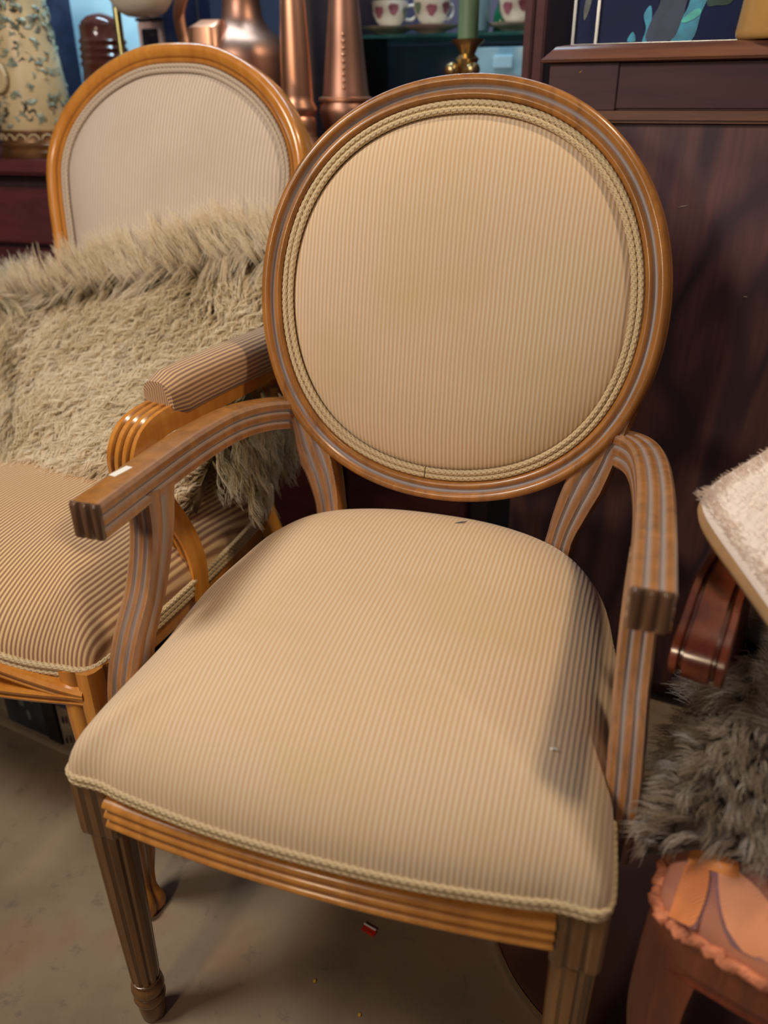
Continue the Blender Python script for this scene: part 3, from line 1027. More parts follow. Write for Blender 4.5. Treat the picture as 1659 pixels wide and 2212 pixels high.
for s in (-1, 1):
    mb = MB()
    pts = catmull([(s * 0.242, 0.03, 0.37), (s * 0.238, 0.2, 0.37), (s * 0.222, 0.36, 0.37), (s * 0.17, 0.455, 0.37)], 6)
    sweep(mb, roundrect(0.022, 0.056, 0.004, 3), path_frames(pts, (0, 0, 1)))
    mb.build('side_rail', M['wood_c'], chair_c, 40)
    mb = MB()
    pts = catmull([(s * 0.232, 0.030, 0.398), (s * 0.236, 0.024, 0.35), (s * 0.238, 0.020, 0.28), (s * 0.230, 0.028, 0.18), (s * 0.222, 0.036, 0.08), (s * 0.228, 0.026, 0.0)], 6)
    sweep(mb, reeded(0.060, 0.056, 1, 1, 0.002, 1), path_frames(pts, (0, -1, 0), lambda t: (1.0 - 0.45 * t, 1.0 - 0.45 * t)))
    mb.build('leg', M['wood_c'], chair_c, 40)
    mb = MB()
    pts = catmull([(s * 0.17, 0.465, 0.40), (s * 0.172, 0.475, 0.2), (s * 0.18, 0.515, 0.0)], 6)
    sweep(mb, roundrect(0.036, 0.034, 0.006, 3), path_frames(pts, (0, -1, 0), lambda t: (1 - 0.3 * t, 1 - 0.3 * t)))
    mb.build('leg', M['wood_c'], chair_c, 40)
    mb = MB()
    pts = catmull([(s * 0.17, 0.465, 0.39), (s * 0.175, 0.49, 0.60), (s * 0.18, 0.55, 0.95)], 6)
    sweep(mb, roundrect(0.036, 0.032, 0.006, 3), path_frames(pts, (0, -1, 0)))
    mb.build('back_post', M['wood_c'], chair_c, 40)
    # arm: three raised bands, scrolled down at the front
    mb = MB()
    pts = catmull([(s * 0.190, 0.500, 0.670), (s * 0.225, 0.44, 0.662), (s * 0.262, 0.35, 0.650), (s * 0.278, 0.27, 0.632), (s * 0.283, 0.20, 0.624), (s * 0.281, 0.150, 0.613), (s * 0.280, 0.128, 0.606), (s * 0.2795, 0.119, 0.597), (s * 0.279, 0.118, 0.588), (s * 0.279, 0.124, 0.580)], 6)
    def hintC(t):
        a = min(1, max(0, (t - 0.62) / 0.3)) * pi * 0.62
        return Vector((0, -sin(a), cos(a) + 1e-3))
    pr = [(-0.024, -0.010, 0), (0.024, -0.010, 0), (0.024, 0.006, 0), (0.0225, 0.009, 0), (0.0170, 0.009, 0), (0.0150, 0.0045, 1), (0.0125, 0.0045, 0.6), (0.0115, 0.010, 0), (-0.0115, 0.010, 0), (-0.0125, 0.0045, 0.6), (-0.0150, 0.0045, 1), (-0.0170, 0.009, 0), (-0.0225, 0.009, 0), (-0.024, 0.006, 0)]
    sweep(mb, pr, path_frames(pts, hintC))
    mb.build('armrest', M['wood_c'], chair_c, 40)
    mb = MB()
    pts = catmull([(s * 0.275, 0.240, 0.620), (s * 0.270, 0.235, 0.55), (s * 0.258, 0.20, 0.46), (s * 0.246, 0.18, 0.37)], 6)
    sweep(mb, roundrect(0.030, 0.030, 0.006, 3), path_frames(pts, (0, -1, 0)))
    mb.build('arm_support', M['wood_c'], chair_c, 40)
mb = MB()
fr = []
for i in range(17):
    x = -0.18 + 0.36 * i / 16
    fr.append((Vector((x, 0.545, 0.95 + 0.03 * (1 - (x / 0.18) ** 2))), Vector((0, -1, 0)), Vector((0, 0, 1))))
sweep(mb, roundrect(0.030, 0.05, 0.008, 3), fr)
mb.build('top_rail', M['wood_c'], chair_c, 40)

# ------------------------------------------------------------------ sheepskin over the arched armchair
pelt = thing('sheepskin', 'shaggy curly cream and olive sheepskin draped over the amber armchair', 'sheepskin', (-0.65, 0.55, 0.55))
PO = Vector((-0.65, 0.55, 0.55))
SP = [Vector(p) for p in ((0, 0.800, 0.860), (0, 0.765, 0.80), (0, 0.710, 0.745), (0, 0.640, 0.690), (0, 0.555, 0.640), (0, 0.465, 0.580), (0, 0.405, 0.520), (0, 0.365, 0.497))]
SPC = catmull(SP, 6)
def pelt_pt(u, s):
    """u 0..1 from the image-left end to the right arm, s 0..1 from the top of the back down to the seat."""
    k = s * (len(SPC) - 1)
    i = min(int(k), len(SPC) - 2)
    p = SPC[i].lerp(SPC[i + 1], k - i)
    x1 = -0.345 - 0.05 * max(0, s - 0.5)
    x0 = -1.06 + 0.20 * min(1, max(0, (s - 0.35) / 0.35))
    x = x0 + (x1 - x0) * u
    t = (u - 0.5)
    drop = (-0.010 - 0.20 * (1 - u) ** 1.4) * (1 - s) + 0.17 * math.exp(-((x + 0.935) / 0.08) ** 2) * sin(pi * min(1, max(0, s))) ** 2 - 0.16 * max(0, min(1, (-0.90 - x) / 0.12)) * (1 - s) - 0.03 * max(0, u - 0.8) * 5 * (0.6 if s < 0.5 else 1.0) * (1 if s > 0.3 else s / 0.3)
    y = p.y + 0.05 * max(0, 0.6 - u) * s
    return Vector((x, y, p.z + drop + 0.012 * noise.noise(Vector((x * 7, s * 4, 0.3)))))
def pelt_n(u, s):
    a = pelt_pt(min(1, u + 0.01), s) - pelt_pt(max(0, u - 0.01), s)
    b = pelt_pt(u, min(1, s + 0.01)) - pelt_pt(u, max(0, s - 0.01))
    n_ = b.cross(a).normalized()
    return n_ if n_.dot(Vector((0.3, -0.6, 0.74))) > 0 else -n_
mb = MB()
nu, ns_ = 30, 26
vs_ = [pelt_pt(i / nu, j / ns_) - PO for j in range(ns_ + 1) for i in range(nu + 1)]
vs2 = [v - Vector((0, -0.012, 0.012)) for v in vs_]
fs = []
K = len(vs_)
for j in range(ns_):
    for i in range(nu):
        a = j * (nu + 1) + i
        fs.append((a, a + 1, a + nu + 2, a + nu + 1))
        fs.append((K + a, K + a + nu + 1, K + a + nu + 2, K + a + 1))
mb.add(vs_ + vs2, fs)
mb.build('pelt_skin', M['hide'], pelt, 60)

def lock(base, nrm, down, length, curl, turns, nst, spread, pts=14, bend=0.6):
    """A lock of wool: strands that start together, hang over and coil at the tips."""
    out = []
    side = nrm.cross(down)
    side = side.normalized() if side.length > 1e-4 else Vector((1, 0, 0))
    ph0 = random.uniform(0, 2 * pi)
    hand = random.choice((-1, 1))
    ax = (nrm * (1 - bend) + down * bend).normalized()
    for k in range(nst):
        jit = Vector((random.gauss(0, spread), random.gauss(0, spread), random.gauss(0, spread)))
        L_ = length * random.uniform(0.8, 1.15)
        st = []
        cph = ph0 + random.gauss(0, 0.35)
        for i in range(pts):
            t = i / (pts - 1)
            d = nrm * (t * (1 - 0.55 * t)) * (1 - bend) * 1.6 + down * (t * t * 0.55 + t * 0.45) * bend * 1.25
            r = curl * t ** 1.2
            a = cph + hand * 2 * pi * turns * t ** 1.3
            st.append(base + jit * (0.35 + 0.65 * t) + d * L_ + (side * cos(a) + ax.cross(side).normalized() * sin(a)) * r)
        out.append(st)
    return out

strands, shades, curls, cshades = [], [], [], []
for k in range(6300):
    u, s = random.random() ** 0.8, random.random()
    if k >= 4700:
        u, s = random.uniform(0.38, 1.0), random.uniform(0.15, 0.75)
    elif k >= 3900:
        u = random.uniform(0.0, 0.25)
    b = pelt_pt(u, s)
    nr = pelt_n(u, s)
    ang = noise.noise(b * 8) * 2.2
    down = Vector((-0.30 + 0.6 * sin(ang), -0.50 + 0.3 * cos(ang * 1.3), -0.80 + 0.35 * sin(ang * 0.7))).normalized()
    down = (down - nr * down.dot(nr) * 0.92).normalized()
    curly = u > 0.35 and 0.16 < s < 0.75
    sh = 0.45 + 0.55 * noise.noise(b * 6 + Vector((3, 1, 7))) + random.gauss(0, 0.13)
    if s < 0.15:
        sh += 0.3
        if random.random() < 0.8:
            down = Vector((-0.45 + random.gauss(0, 0.15), 0.25, 0.5)).normalized()
        new = lock(b - PO, nr, down, random.uniform(0.05, 0.085), random.uniform(0.001, 0.004), random.uniform(0.3, 0.9), 12, 0.0040, 12, 0.6)
    elif curly:
        new = lock(b - PO, nr, down, random.uniform(0.036, 0.058), random.uniform(0.0034, 0.0058), random.uniform(1.4, 2.4), 11, 0.0007, 20, random.uniform(0.58, 0.78))
    else:
        new = lock(b - PO, nr, down, random.uniform(0.04, 0.07), random.uniform(0.002, 0.0055), random.uniform(0.6, 1.5), 11, 0.0024, 13, random.uniform(0.65, 0.85))
    if curly and k % 2 == 0:
        cl = lock(b - PO, nr, down, random.uniform(0.046, 0.066), random.uniform(0.0040, 0.0062), random.uniform(1.1, 1.9), 4, 0.0006, 20, random.uniform(0.5, 0.66))
        curls += cl
        cshades += [sh + 0.2] * len(cl)
    strands += new
    shades += [sh] * len(new)
# tufts hanging down beside the padded arm, toned dark to paint in its shade
for k in range(260):
    b = Vector((random.uniform(-0.36, -0.29), random.uniform(0.48, 0.68), random.uniform(0.53, 0.62)))
    new = lock(b - PO, Vector((0.5, -0.3, 0.3)), Vector((0.35, -0.35, -0.8)).normalized(), random.uniform(0.05, 0.08), 0.006, 1.0, 8, 0.0022, 12, 0.75)
    strands += new
    shades += [random.gauss(0.0, 0.15)] * len(new)
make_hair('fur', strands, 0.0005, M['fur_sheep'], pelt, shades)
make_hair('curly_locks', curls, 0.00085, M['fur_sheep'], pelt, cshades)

# ------------------------------------------------------------------ brown fur on the floral seat
pelt2 = thing('fur_throw', 'shaggy grey-brown fur lying on the orange floral seat', 'fur throw', RC + Vector((0, 0, 0.46)), radians(-15))
def p2(u, v):
    """local to the floral chair: u across from beyond its image-left side, v from front to back."""
    x = -0.284 + 0.42 * u
    y = 0.045 + 0.36 * v
    e = min(u, 1 - u, v, 1 - v)
    z = 0.014 + 0.038 * min(1, e * 6) + 0.02 * noise.noise(Vector((x * 9, y * 9, 1.7)))
    if u < 0.12:
        z -= 0.04 * (1 - u / 0.12)
    z += 0.045 * min(1, v * 1.4)
    if v < 0.15:
        z -= 0.02 * (1 - v / 0.15)
    return Vector((x, y, z + 0.010))
mb = MB()
nn_ = 18
vs_ = [p2(i / nn_, j / nn_) for j in range(nn_ + 1) for i in range(nn_ + 1)]
K = len(vs_)
vs2 = [v - Vector((0, 0, 0.008)) for v in vs_]
fs = []
for j in range(nn_):
    for i in range(nn_):
        a = j * (nn_ + 1) + i
        fs.append((a, a + 1, a + nn_ + 2, a + nn_ + 1))
        fs.append((K + a, K + a + nn_ + 1, K + a + nn_ + 2, K + a + 1))
mb.add(vs_ + vs2, fs)
mb.build('pelt_skin', M['hide_brown'], pelt2, 60)
strands, shades = [], []
for k in range(6800):
    u, v = random.random(), random.random()
    b = p2(u, v)
    ang = noise.noise(b * 22 + Vector((5, 2, 9))) * 6.0
    out = Vector((u - 0.45, v - 0.5, 0)) * (1.4 if min(u, v) < 0.15 else 0.5)
    nr = (Vector((0, 0, 1)) + out * 0.6).normalized()
    down = (out * 1.4 + Vector((0.8 * sin(ang), 0.8 * cos(ang) - 0.25, -0.2))).normalized()
    sh = 0.50 + 0.45 * noise.noise(b * 16) + random.gauss(0, 0.26)
    if u < 0.2 and v > 0.45:
        sh += 0.25
    new = lock(b, nr, down, random.uniform(0.020, 0.042), random.uniform(0.001, 0.004), random.uniform(0.3, 1.0), 9, 0.0030, 8, random.uniform(0.35, 0.75))
    strands += new
    shades += [sh] * len(new)
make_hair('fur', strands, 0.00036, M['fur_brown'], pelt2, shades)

# ------------------------------------------------------------------ white fur cushion lying across the arm
CA = Vector((0.2968, 0.28, 0.6923)); eb = Vector((0.0728, 0.08, 0.0278)); ed = Vector((0.0707, -0.10, -0.0487))
nW = ed.cross(eb).normalized()
if nW.z < 0:
    nW = -nW
CA = CA + nW * 0.004
cush = thing('fur_cushion', 'white short-haired fur cushion with tan edge lying over the red-brown arm', 'cushion', CA)
UB, UD = eb.normalized(), ed.normalized()
SZ = 0.36
def wc(a, b, h):
    # superellipse-ish rounded plan
    return UB * (a * SZ) + UD * (b * SZ) + nW * h
def plan(nseg=80):
    out = []
    for i in range(nseg):
        t = 2 * pi * i / nseg
        c_, s_ = cos(t), sin(t)
        e = 0.16
        out.append((0.5 + 0.5 * math.copysign(abs(c_) ** e, c_), 0.5 + 0.5 * math.copysign(abs(s_) ** e, s_)))
    return out
PL = plan()
mb = MB()
vs_, fs = [], []
layers = [(0.02, -0.030), (0.6, -0.028), (0.97, -0.016), (1.0, -0.010), (1.0, -0.004), (0.97, 0.002), (0.85, 0.007), (0.5, 0.013), (0.02, 0.014)]
for r, h in layers:
    vs_ += [wc(0.5 + (a - 0.5) * r, 0.5 + (b - 0.5) * r, h) for a, b in PL]
m = len(PL)
for k in range(len(layers) - 1):
    for i in range(m):
        j = (i + 1) % m
        fs.append((k * m + i, k * m + j, (k + 1) * m + j, (k + 1) * m + i))
fs.append(tuple(range(m)))
fs.append(tuple((len(layers) - 1) * m + i for i in range(m)))
mb.add(vs_, fs)
mb.build('cushion_body', M['hide_white'], cush, 60)
mb = MB()
vs_, fs = [], []
for r, h in ((0.90, -0.031), (0.99, -0.026), (1.006, -0.016), (1.003, -0.004)):
    vs_ += [wc(0.5 + (a - 0.5) * r, 0.5 + (b - 0.5) * r, h) for a, b in PL]
for k in range(3):
    for i in range(m):
        j = (i + 1) % m
        fs.append((k * m + i, k * m + j, (k + 1) * m + j, (k + 1) * m + i))
mb.add(vs_, fs)
mb.build('edge_band', M['tan_edge'], cush, 60, 'tan suede edge')
strands = []
for k in range(9000):
    a, b = random.random(), random.random()
    if random.random() < 0.3:
        a, b = (random.random() * 0.04, b) if random.random() < 0.5 else (a, random.random() * 0.04)
    e = min(a, b, 1 - a, 1 - b)
    base = wc(0.012 + a * 0.976, 0.012 + b * 0.976, 0.001 + 0.013 * (1 - (1 - min(1, e * 3)) ** 2))
    out = (UB * (a - 0.5) + UD * (b - 0.5))
    d = (nW * 0.8 + out * (0.9 if e < 0.06 else 0.35) + Vector((random.gauss(0, 0.18), random.gauss(0, 0.18), random.gauss(0, 0.18)))).normalized()
    L_ = random.uniform(0.005, 0.009) * (1.25 if random.random() < 0.04 else 1)
    bend = Vector((-0.3, -0.4, -0.2)) * 0.006
    strands.append([base, base + d * L_ * 0.4, base + d * L_ * 0.75 + bend * 0.5, base + d * L_ + bend])
make_hair('fur', strands, 0.00026, M['fur_white'], cush, [random.random() for _ in strands])

# ------------------------------------------------------------------ dark cabinet behind, right
CR = Matrix.Translation((0.2, 0.85, 0)) @ Matrix.Rotation(radians(-8), 4, 'Z')
cab = thing('wooden_cabinet', 'dark figured walnut cabinet with moulded top behind the oval-backed chair', 'cabinet', (0.2, 0.85, 0), radians(-8))
mb = MB(); box(mb, (-0.16, 0.0, 0.04), (1.00, 0.30, 1.005), 0.003); mb.build('carcass', M['walnut'], cab, 30)
mb = MB(); box(mb, (-0.14, 0.02, 0.0), (0.98, 0.28, 0.05), 0.003); mb.build('plinth', M['walnut_plain'], cab, 30)
mb = MB(); box(mb, (-0.165, -0.012, 1.0055), (1.005, 0.305, 1.021), 0.004); mb.build('top_board', M['walnut_edge'], cab, 30)
mb = MB(); box(mb, (-0.150, 0.012, 1.0215), (1.00, 0.29, 1.082), 0.003); up = mb.build('upper_case', M['walnut_plain'], cab, 30)
mb = MB(); box(mb, (-0.150, 0.0085, 1.0215), (-0.050, 0.0125, 1.082), 0.001); mb.build('corner_panel', M['walnut_plain'], up, 30)
mb = MB()
cv = [(-0.155, 0.0), (-0.155, 0.30), (1.005, 0.30), (1.005, 0.0)]
LP = [(0.000, 1.0825), (0.006, 1.0840), (0.007, 1.0875), (0.003, 1.091), (-0.004, 1.098), (-0.010, 1.104), (-0.022, 1.1065)]
vs_, fs = [], []
for o_, zz in LP:
    vs_ += [(-0.155 - o_, 0.006 - o_, zz), (1.005 + o_, 0.006 - o_, zz), (1.005 + o_, 0.29 + o_, zz), (-0.155 - o_, 0.29 + o_, zz)]
for k in range(len(LP) - 1):
    for i in range(4):
        j = (i + 1) % 4
        fs.append((k * 4 + i, k * 4 + j, k * 4 + 4 + j, k * 4 + 4 + i))
fs += [(0, 1, 2, 3), tuple(len(vs_) - 4 + i for i in range(4))]
mb.add(vs_, fs)
mb.build('moulded_lid', M['walnut_edge'], cab, 40)

def cabpt(x, y, z=1.1068):
    return CR @ Vector((x, y, z))

# framed night picture standing on the cabinet
pic = thing('framed_picture', 'silver-edged dark blue picture with teal figure standing on the walnut cabinet', 'picture', cabpt(-0.155, 0.150), radians(-8))
mb = MB(); box(mb, (0.0, 0.004, 0.006), (0.42, 0.014, 0.36), 0.001); mb.build('picture_panel', M['night'], pic, 0)
for x in (0.0, 0.0365, 0.42):
    mb = MB(); box(mb, (x - 0.0022, -0.003, 0.001), (x + 0.0022, 0.008, 0.36), 0.001); mb.build('silver_bar', M['silver'], pic, 30)
mb = MB(); box(mb, (-0.003, -0.005, 0.0), (0.424, 0.016, 0.006), 0.0015); mb.build('bottom_bar', M['silver'], pic, 30)
mb = MB(); box(mb, (-0.003, -0.005, 0.358), (0.424, 0.016, 0.364), 0.0015); mb.build('top_bar', M['silver'], pic, 30)
def flat(name, mat, poly, parent, y=0.0036, th=0.0008):
    mb = MB()
    poly = [(p.x, p.y) for p in catmull([(a_, b_, 0) for a_, b_ in poly], 5, True)]
    n_ = len(poly)
    v = [(x, y - th, z) for x, z in poly] + [(x, y + 0.0006, z) for x, z in poly]
    f = [tuple(range(n_)), tuple(range(n_, 2 * n_))] + [(i, (i + 1) % n_, n_ + (i + 1) % n_, n_ + i) for i in range(n_)]
    mb.add(v, f)
    return mb.build(name, mat, parent, 0)
PX = lambda px, py: ((px - 1228) * 0.000692, (97 - py) * 0.00060 + 0.002)
flat('painted_figure', M['slate'], [PX(*q) for q in ((1392, 86), (1398, 40), (1412, 0), (1405, -80), (1450, -150), (1475, -60), (1468, 0), (1462, 40), (1445, 86))], pic, 0.0030)
flat('painted_glow', M['teal'], [PX(*q) for q in ((1440, 86), (1447, 55), (1470, 20), (1478, -40), (1500, -90), (1512, -20), (1500, 30), (1488, 88))], pic, 0.0036)
flat('painted_glow', M['teal_light'], [PX(*q) for q in ((1462, 44), (1488, 22), (1500, 26), (1494, 38), (1470, 50))], pic, 0.0026)
flat('painted_glow', M['teal'], [PX(*q) for q in ((1383, 88), (1388, 60), (1380, 30), (1392, 10), (1398, 40), (1394, 88))], pic, 0.0036)
flat('painted_glow', M['teal'], [PX(*q) for q in ((1350, 86), (1360, 66), (1368, 86))], pic, 0.0036)
flat('painted_foliage', M['green_paint'], [PX(*q) for q in ((1508, 10), (1530, 16), (1560, 8), (1580, -60), (1520, -60))], pic, 0.0036)
flat('painted_glint', M['crate_smudge'], [PX(*q) for q in ((1249, 36), (1246, 10), (1252, -20), (1262, -16), (1258, 14))], pic, 0.0036)

# amber lamp base on the cabinet
lampo = thing('ceramic_vase', 'glossy amber ceramic vase on the walnut cabinet', 'vase', cabpt(0.158, 0.070))
mb = MB()
lathe(mb, [(0.060, 0.0), (0.064, 0.004), (0.066, 0.01), (0.062, 0.05), (0.055, 0.11), (0.048, 0.16), (0.036, 0.20), (0.030, 0.22), (0.034, 0.24), (0.028, 0.238), (0.024, 0.2)], (0, 0, 0), 48)
mb.build('vase_body', M['amber'], lampo, 50)

# ------------------------------------------------------------------ low sideboard behind, with glazed hutch on it
side = thing('sideboard', 'dark red mahogany sideboard carrying steins and copper jugs', 'sideboard', (-0.90, 1.05, 0))
mb = MB(); box(mb, (-0.80, 0.03, 0.03), (0.87, 0.88, 0.893), 0.003); mb.build('carcass', M['mahogany_dark'], side, 30)
mb = MB(); box(mb, (-0.82, 0.0, 0.896), (0.885, 0.90, 0.925), 0.006); mb.build('worktop', M['mahogany'], side, 30)
for i in range(4):
    x0 = -0.325 + i * 0.29
    for z0, z1 in ((0.752, 0.868), (0.610, 0.740), (0.10, 0.596)):
        mb = MB(); box(mb, (x0, 0.014, z0), (x0 + 0.278, 0.034, z1), 0.004); dr = mb.build('drawer' if z0 > 0.2 else 'door', M['mahogany'], side, 30)

hut = thing('display_hutch', 'glass-shelved display hutch with red mahogany post standing on the sideboard', 'display cabinet', (-0.30, 1.55, 0.9255))
mb = MB(); box(mb, (-0.17, 0.16, 0.0), (0.30, 0.18, 0.75), 0.002); mb.build('back_panel', M['hutch_back'], hut, 30)
for x0, x1, y0 in ((0.263, 0.300, -0.37),):
    mb = MB(); box(mb, (x0, y0, 0.0), (x0 + 0.016, y0 + 0.035, 0.75), 0.003); mb.build('post', M['mahogany'], hut, 30)
    mb = MB(); box(mb, (x0 + 0.018, y0 + 0.004, 0.0), (x1 + 0.0, y0 + 0.035, 0.75), 0.003); mb.build('post', M['mahogany'], hut, 30)
mb = MB(); box(mb, (0.282, -0.335, 0.0), (0.296, 0.16, 0.75), 0.002); mb.build('side_panel', M['mahogany_dark'], hut, 30)
mb = MB(); box(mb, (-0.17, -0.335, 0.0), (-0.155, 0.16, 0.75), 0.002); mb.build('side_panel', M['mahogany_dark'], hut, 30)
mb = MB(); box(mb, (-0.17, -0.37, 0.75), (0.30, 0.18, 0.78), 0.003); mb.build('top', M['mahogany'], hut, 30)
mb = MB(); box(mb, (-0.154, -0.11, 0.2265), (0.280, 0.155, 0.2335), 0.001); mb.build('shelf', M['shelf_glass'], hut, 30)

# ------------------------------------------------------------------ china on the glass shelf
def cup(x, y, label, tilt=0, first=True):
    sa = thing('saucer', label.replace('teacup with rose print standing', 'saucer'), 'saucer', (x, y, 1.1595), 0)
    return sa
ZS = 1.1599
cups = ((-0.385, 1.50, 'beside the copper ewer'), (-0.285, 1.485, 'midway between copper ewer and candle'), (-0.105, 1.50, 'beside the red post'))
for x, y, where in cups:
    sa = MB()
    lathe(sa, [(0.026, 0.0), (0.028, 0.003), (0.045, 0.008), (0.064, 0.014), (0.065, 0.0155), (0.045, 0.0115), (0.01, 0.007)], (0, 0, 0), 36)
    so = sa.build('saucer', M['china'], None, 50)
    so.location = (x, y, ZS)
    tag(so, 'cream saucer on the glass shelf ' + where, 'saucer', 'saucers on the glass shelf')
    t = thing('teacup', 'cream rose-printed teacup on a saucer ' + where, 'teacup', (x, y, ZS + 0.0085), random.uniform(0, 1), 'teacups on the glass shelf')
    mb = MB()
    lathe(mb, [(0.016, 0.0), (0.018, 0.003), (0.016, 0.006), (0.028, 0.016), (0.037, 0.032), (0.040, 0.050), (0.0405, 0.056), (0.038, 0.056), (0.035, 0.034), (0.02, 0.014)], (0, 0, 0), 36)
    mb.build('cup_body', M['china'], t, 50)
    mb = MB()
    tube(mb, catmull([(0.036, 0, 0.046), (0.055, 0, 0.048), (0.060, 0, 0.034), (0.050, 0, 0.022), (0.034, 0, 0.022)], 5), 0.003, 8)
    mb.build('handle', M['china'], t, 50)
    for k in range(7):
        a = 2 * pi * k / 7 + 0.4
        mb = MB()
        zc = 0.034 + 0.005 * (k % 2)
        rr = 0.0385
        pts_ = [(rr * cos(a), rr * sin(a), zc)]
        for i in range(9):
            b_ = 2 * pi * i / 9
            r_ = 0.0115 * (1 + 0.2 * sin(3 * b_))
            aa = a + r_ * cos(b_) / rr
            zz = zc + r_ * sin(b_)
            rad = (0.0375 + (zz - 0.032) * 0.14) + 0.0006
            pts_.append((rad * cos(aa), rad * sin(aa), zz))
        mb.add(pts_, [(0, i, i % 9 + 1) for i in range(1, 10)])
        mb.build('rose_print', M['rose_print'] if k % 3 else M['leaf_print'], t, 0)
# bottles on the shelf
def lathe_thing(name, label, cat, prof, mat, loc, n=32, parts=(), group=None):
    t = thing(name, label, cat, loc, 0, group)
    mb = MB()
    lathe(mb, prof, (0, 0, 0), n)
    mb.build(parts[0] if parts else 'body', mat, t, 50)
    return t
t = lathe_thing('glass_bottle', 'small dark green glass bottle on the glass shelf left of the red post', 'bottle', [(0.016, 0), (0.018, 0.003), (0.017, 0.035), (0.010, 0.055), (0.006, 0.065), (0.006, 0.09), (0.007, 0.092)], M['green_glass'], (-0.143, 1.535, ZS), 24)
t = lathe_thing('glass_tumbler', 'pale blue glass tumbler on the glass shelf beside the green bottle', 'tumbler', [(0.018, 0), (0.022, 0.003), (0.026, 0.07), (0.0265, 0.075), (0.024, 0.075), (0.02, 0.01)], M['blue_glass'], (-0.176, 1.455, ZS), 24)

# pale blue dish and plaque below the shelf
t = thing('glass_plaque', 'pale blue glass plaque with a round medallion leaning in the hutch below the shelf', 'plaque', (-0.108, 1.44, 0.9258))
mb = MB(); box(mb, (-0.070, 0.0, 0.0), (0.062, 0.012, 0.205), 0.002); mb.build('plaque_panel', M['blue_glass'], t, 30)
mb = MB(); lathe(mb, [(0.042, 0), (0.042, 0.003), (0.036, 0.006), (0.030, 0.003), (0.012, 0.005)], (0, 0, 0), 36); o = mb.build('medallion', M['crate_smudge'], t, 40); o.location = (0.006, 0.0, 0.115); o.rotation_euler = (radians(90), 0, 0)
mb = MB(); box(mb, (-0.03, -0.004, 0.165), (0.012, 0.002, 0.190), 0.002); mb.build('moulding', M['pale_blue'], t, 30)
mb = MB(); box(mb, (0.040, -0.003, 0.150), (0.048, 0.002, 0.180), 0.002); mb.build('stud', M['navy'], t, 30)

# brass candlestick with green candle
t = thing('candlestick', 'brass candlestick holding a sage green candle behind the oval chair back', 'candlestick', (-0.142, 1.20, 0.9255))
mb = MB()
lathe(mb, [(0.060, 0.0), (0.062, 0.006), (0.050, 0.012), (0.022, 0.022), (0.012, 0.040), (0.010, 0.070), (0.014, 0.085), (0.012, 0.095), (0.022, 0.118), (0.026, 0.132), (0.020, 0.142), (0.013, 0.150), (0.017, 0.165), (0.022, 0.176), (0.014, 0.184), (0.020, 0.196), (0.030, 0.204), (0.031, 0.207), (0.016, 0.208)], (0, 0, 0), 36)
mb.build('stem', M['brass'], t, 40)
mb = MB()
lathe(mb, [(0.0185, 0.2085), (0.0185, 0.42), (0.015, 0.424), (0.004, 0.424)], (0, 0, 0), 32)
mb.build('candle', M['candle'], t, 40)
for k, a in enumerate((3.6, 5.3)):
    mb = MB(); lathe(mb, [(0.004, -0.013), (0.012, -0.008), (0.0145, 0.0), (0.012, 0.008), (0.004, 0.013)], (0, 0, 0), 20)
    o = mb.build('knob', M['brass'], t, 50); o.location = (0.028 * cos(a), 0.028 * sin(a), 0.158)

# ------------------------------------------------------------------ copper ware on the sideboard
t = thing('copper_jug', 'wide-shouldered copper jug with spout and handle behind the arched armchair', 'jug', (-0.625, 1.26, 0.9255))
mb = MB()
lathe(mb, [(0.085, 0.0), (0.090, 0.006), (0.093, 0.06), (0.096, 0.14), (0.097, 0.185), (0.091, 0.208), (0.072, 0.226), (0.052, 0.240), (0.042, 0.258), (0.038, 0.285), (0.040, 0.33), (0.050, 0.36), (0.047, 0.36), (0.035, 0.32)], (0, 0, 0), 48)
mb.build('jug_body', M['copper_dull'], t, 50)
mb = MB()
sp = [(Vector((-0.046, -0.072, 0.06)), X3, Y3, 1.25), (Vector((-0.046, -0.074, 0.15)), X3, Y3, 1.1), (Vector((-0.045, -0.070, 0.238)), X3, Y3, 1.0), (Vector((-0.038, -0.056, 0.252)), X3, Y3, 0.62)]
sweep(mb, roundrect(0.070, 0.060, 0.022, 4), [(a, b, c, d, d) for a, b, c, d in sp])
mb.build('spout', M['copper'], t, 50, 'bright copper spout cover')
mb = MB()
pts = catmull([(-0.040, 0.0, 0.335), (-0.100, -0.01, 0.325), (-0.132, -0.015, 0.28), (-0.132, -0.015, 0.23), (-0.118, -0.012, 0.19), (-0.090, -0.005, 0.165)], 6)
sweep(mb, roundrect(0.030, 0.009, 0.003, 2), path_frames(pts, (0, 1, 0.001), lambda t_: (1 - 0.3 * t_, 1)))
mb.build('handle', M['copper'], t, 50)

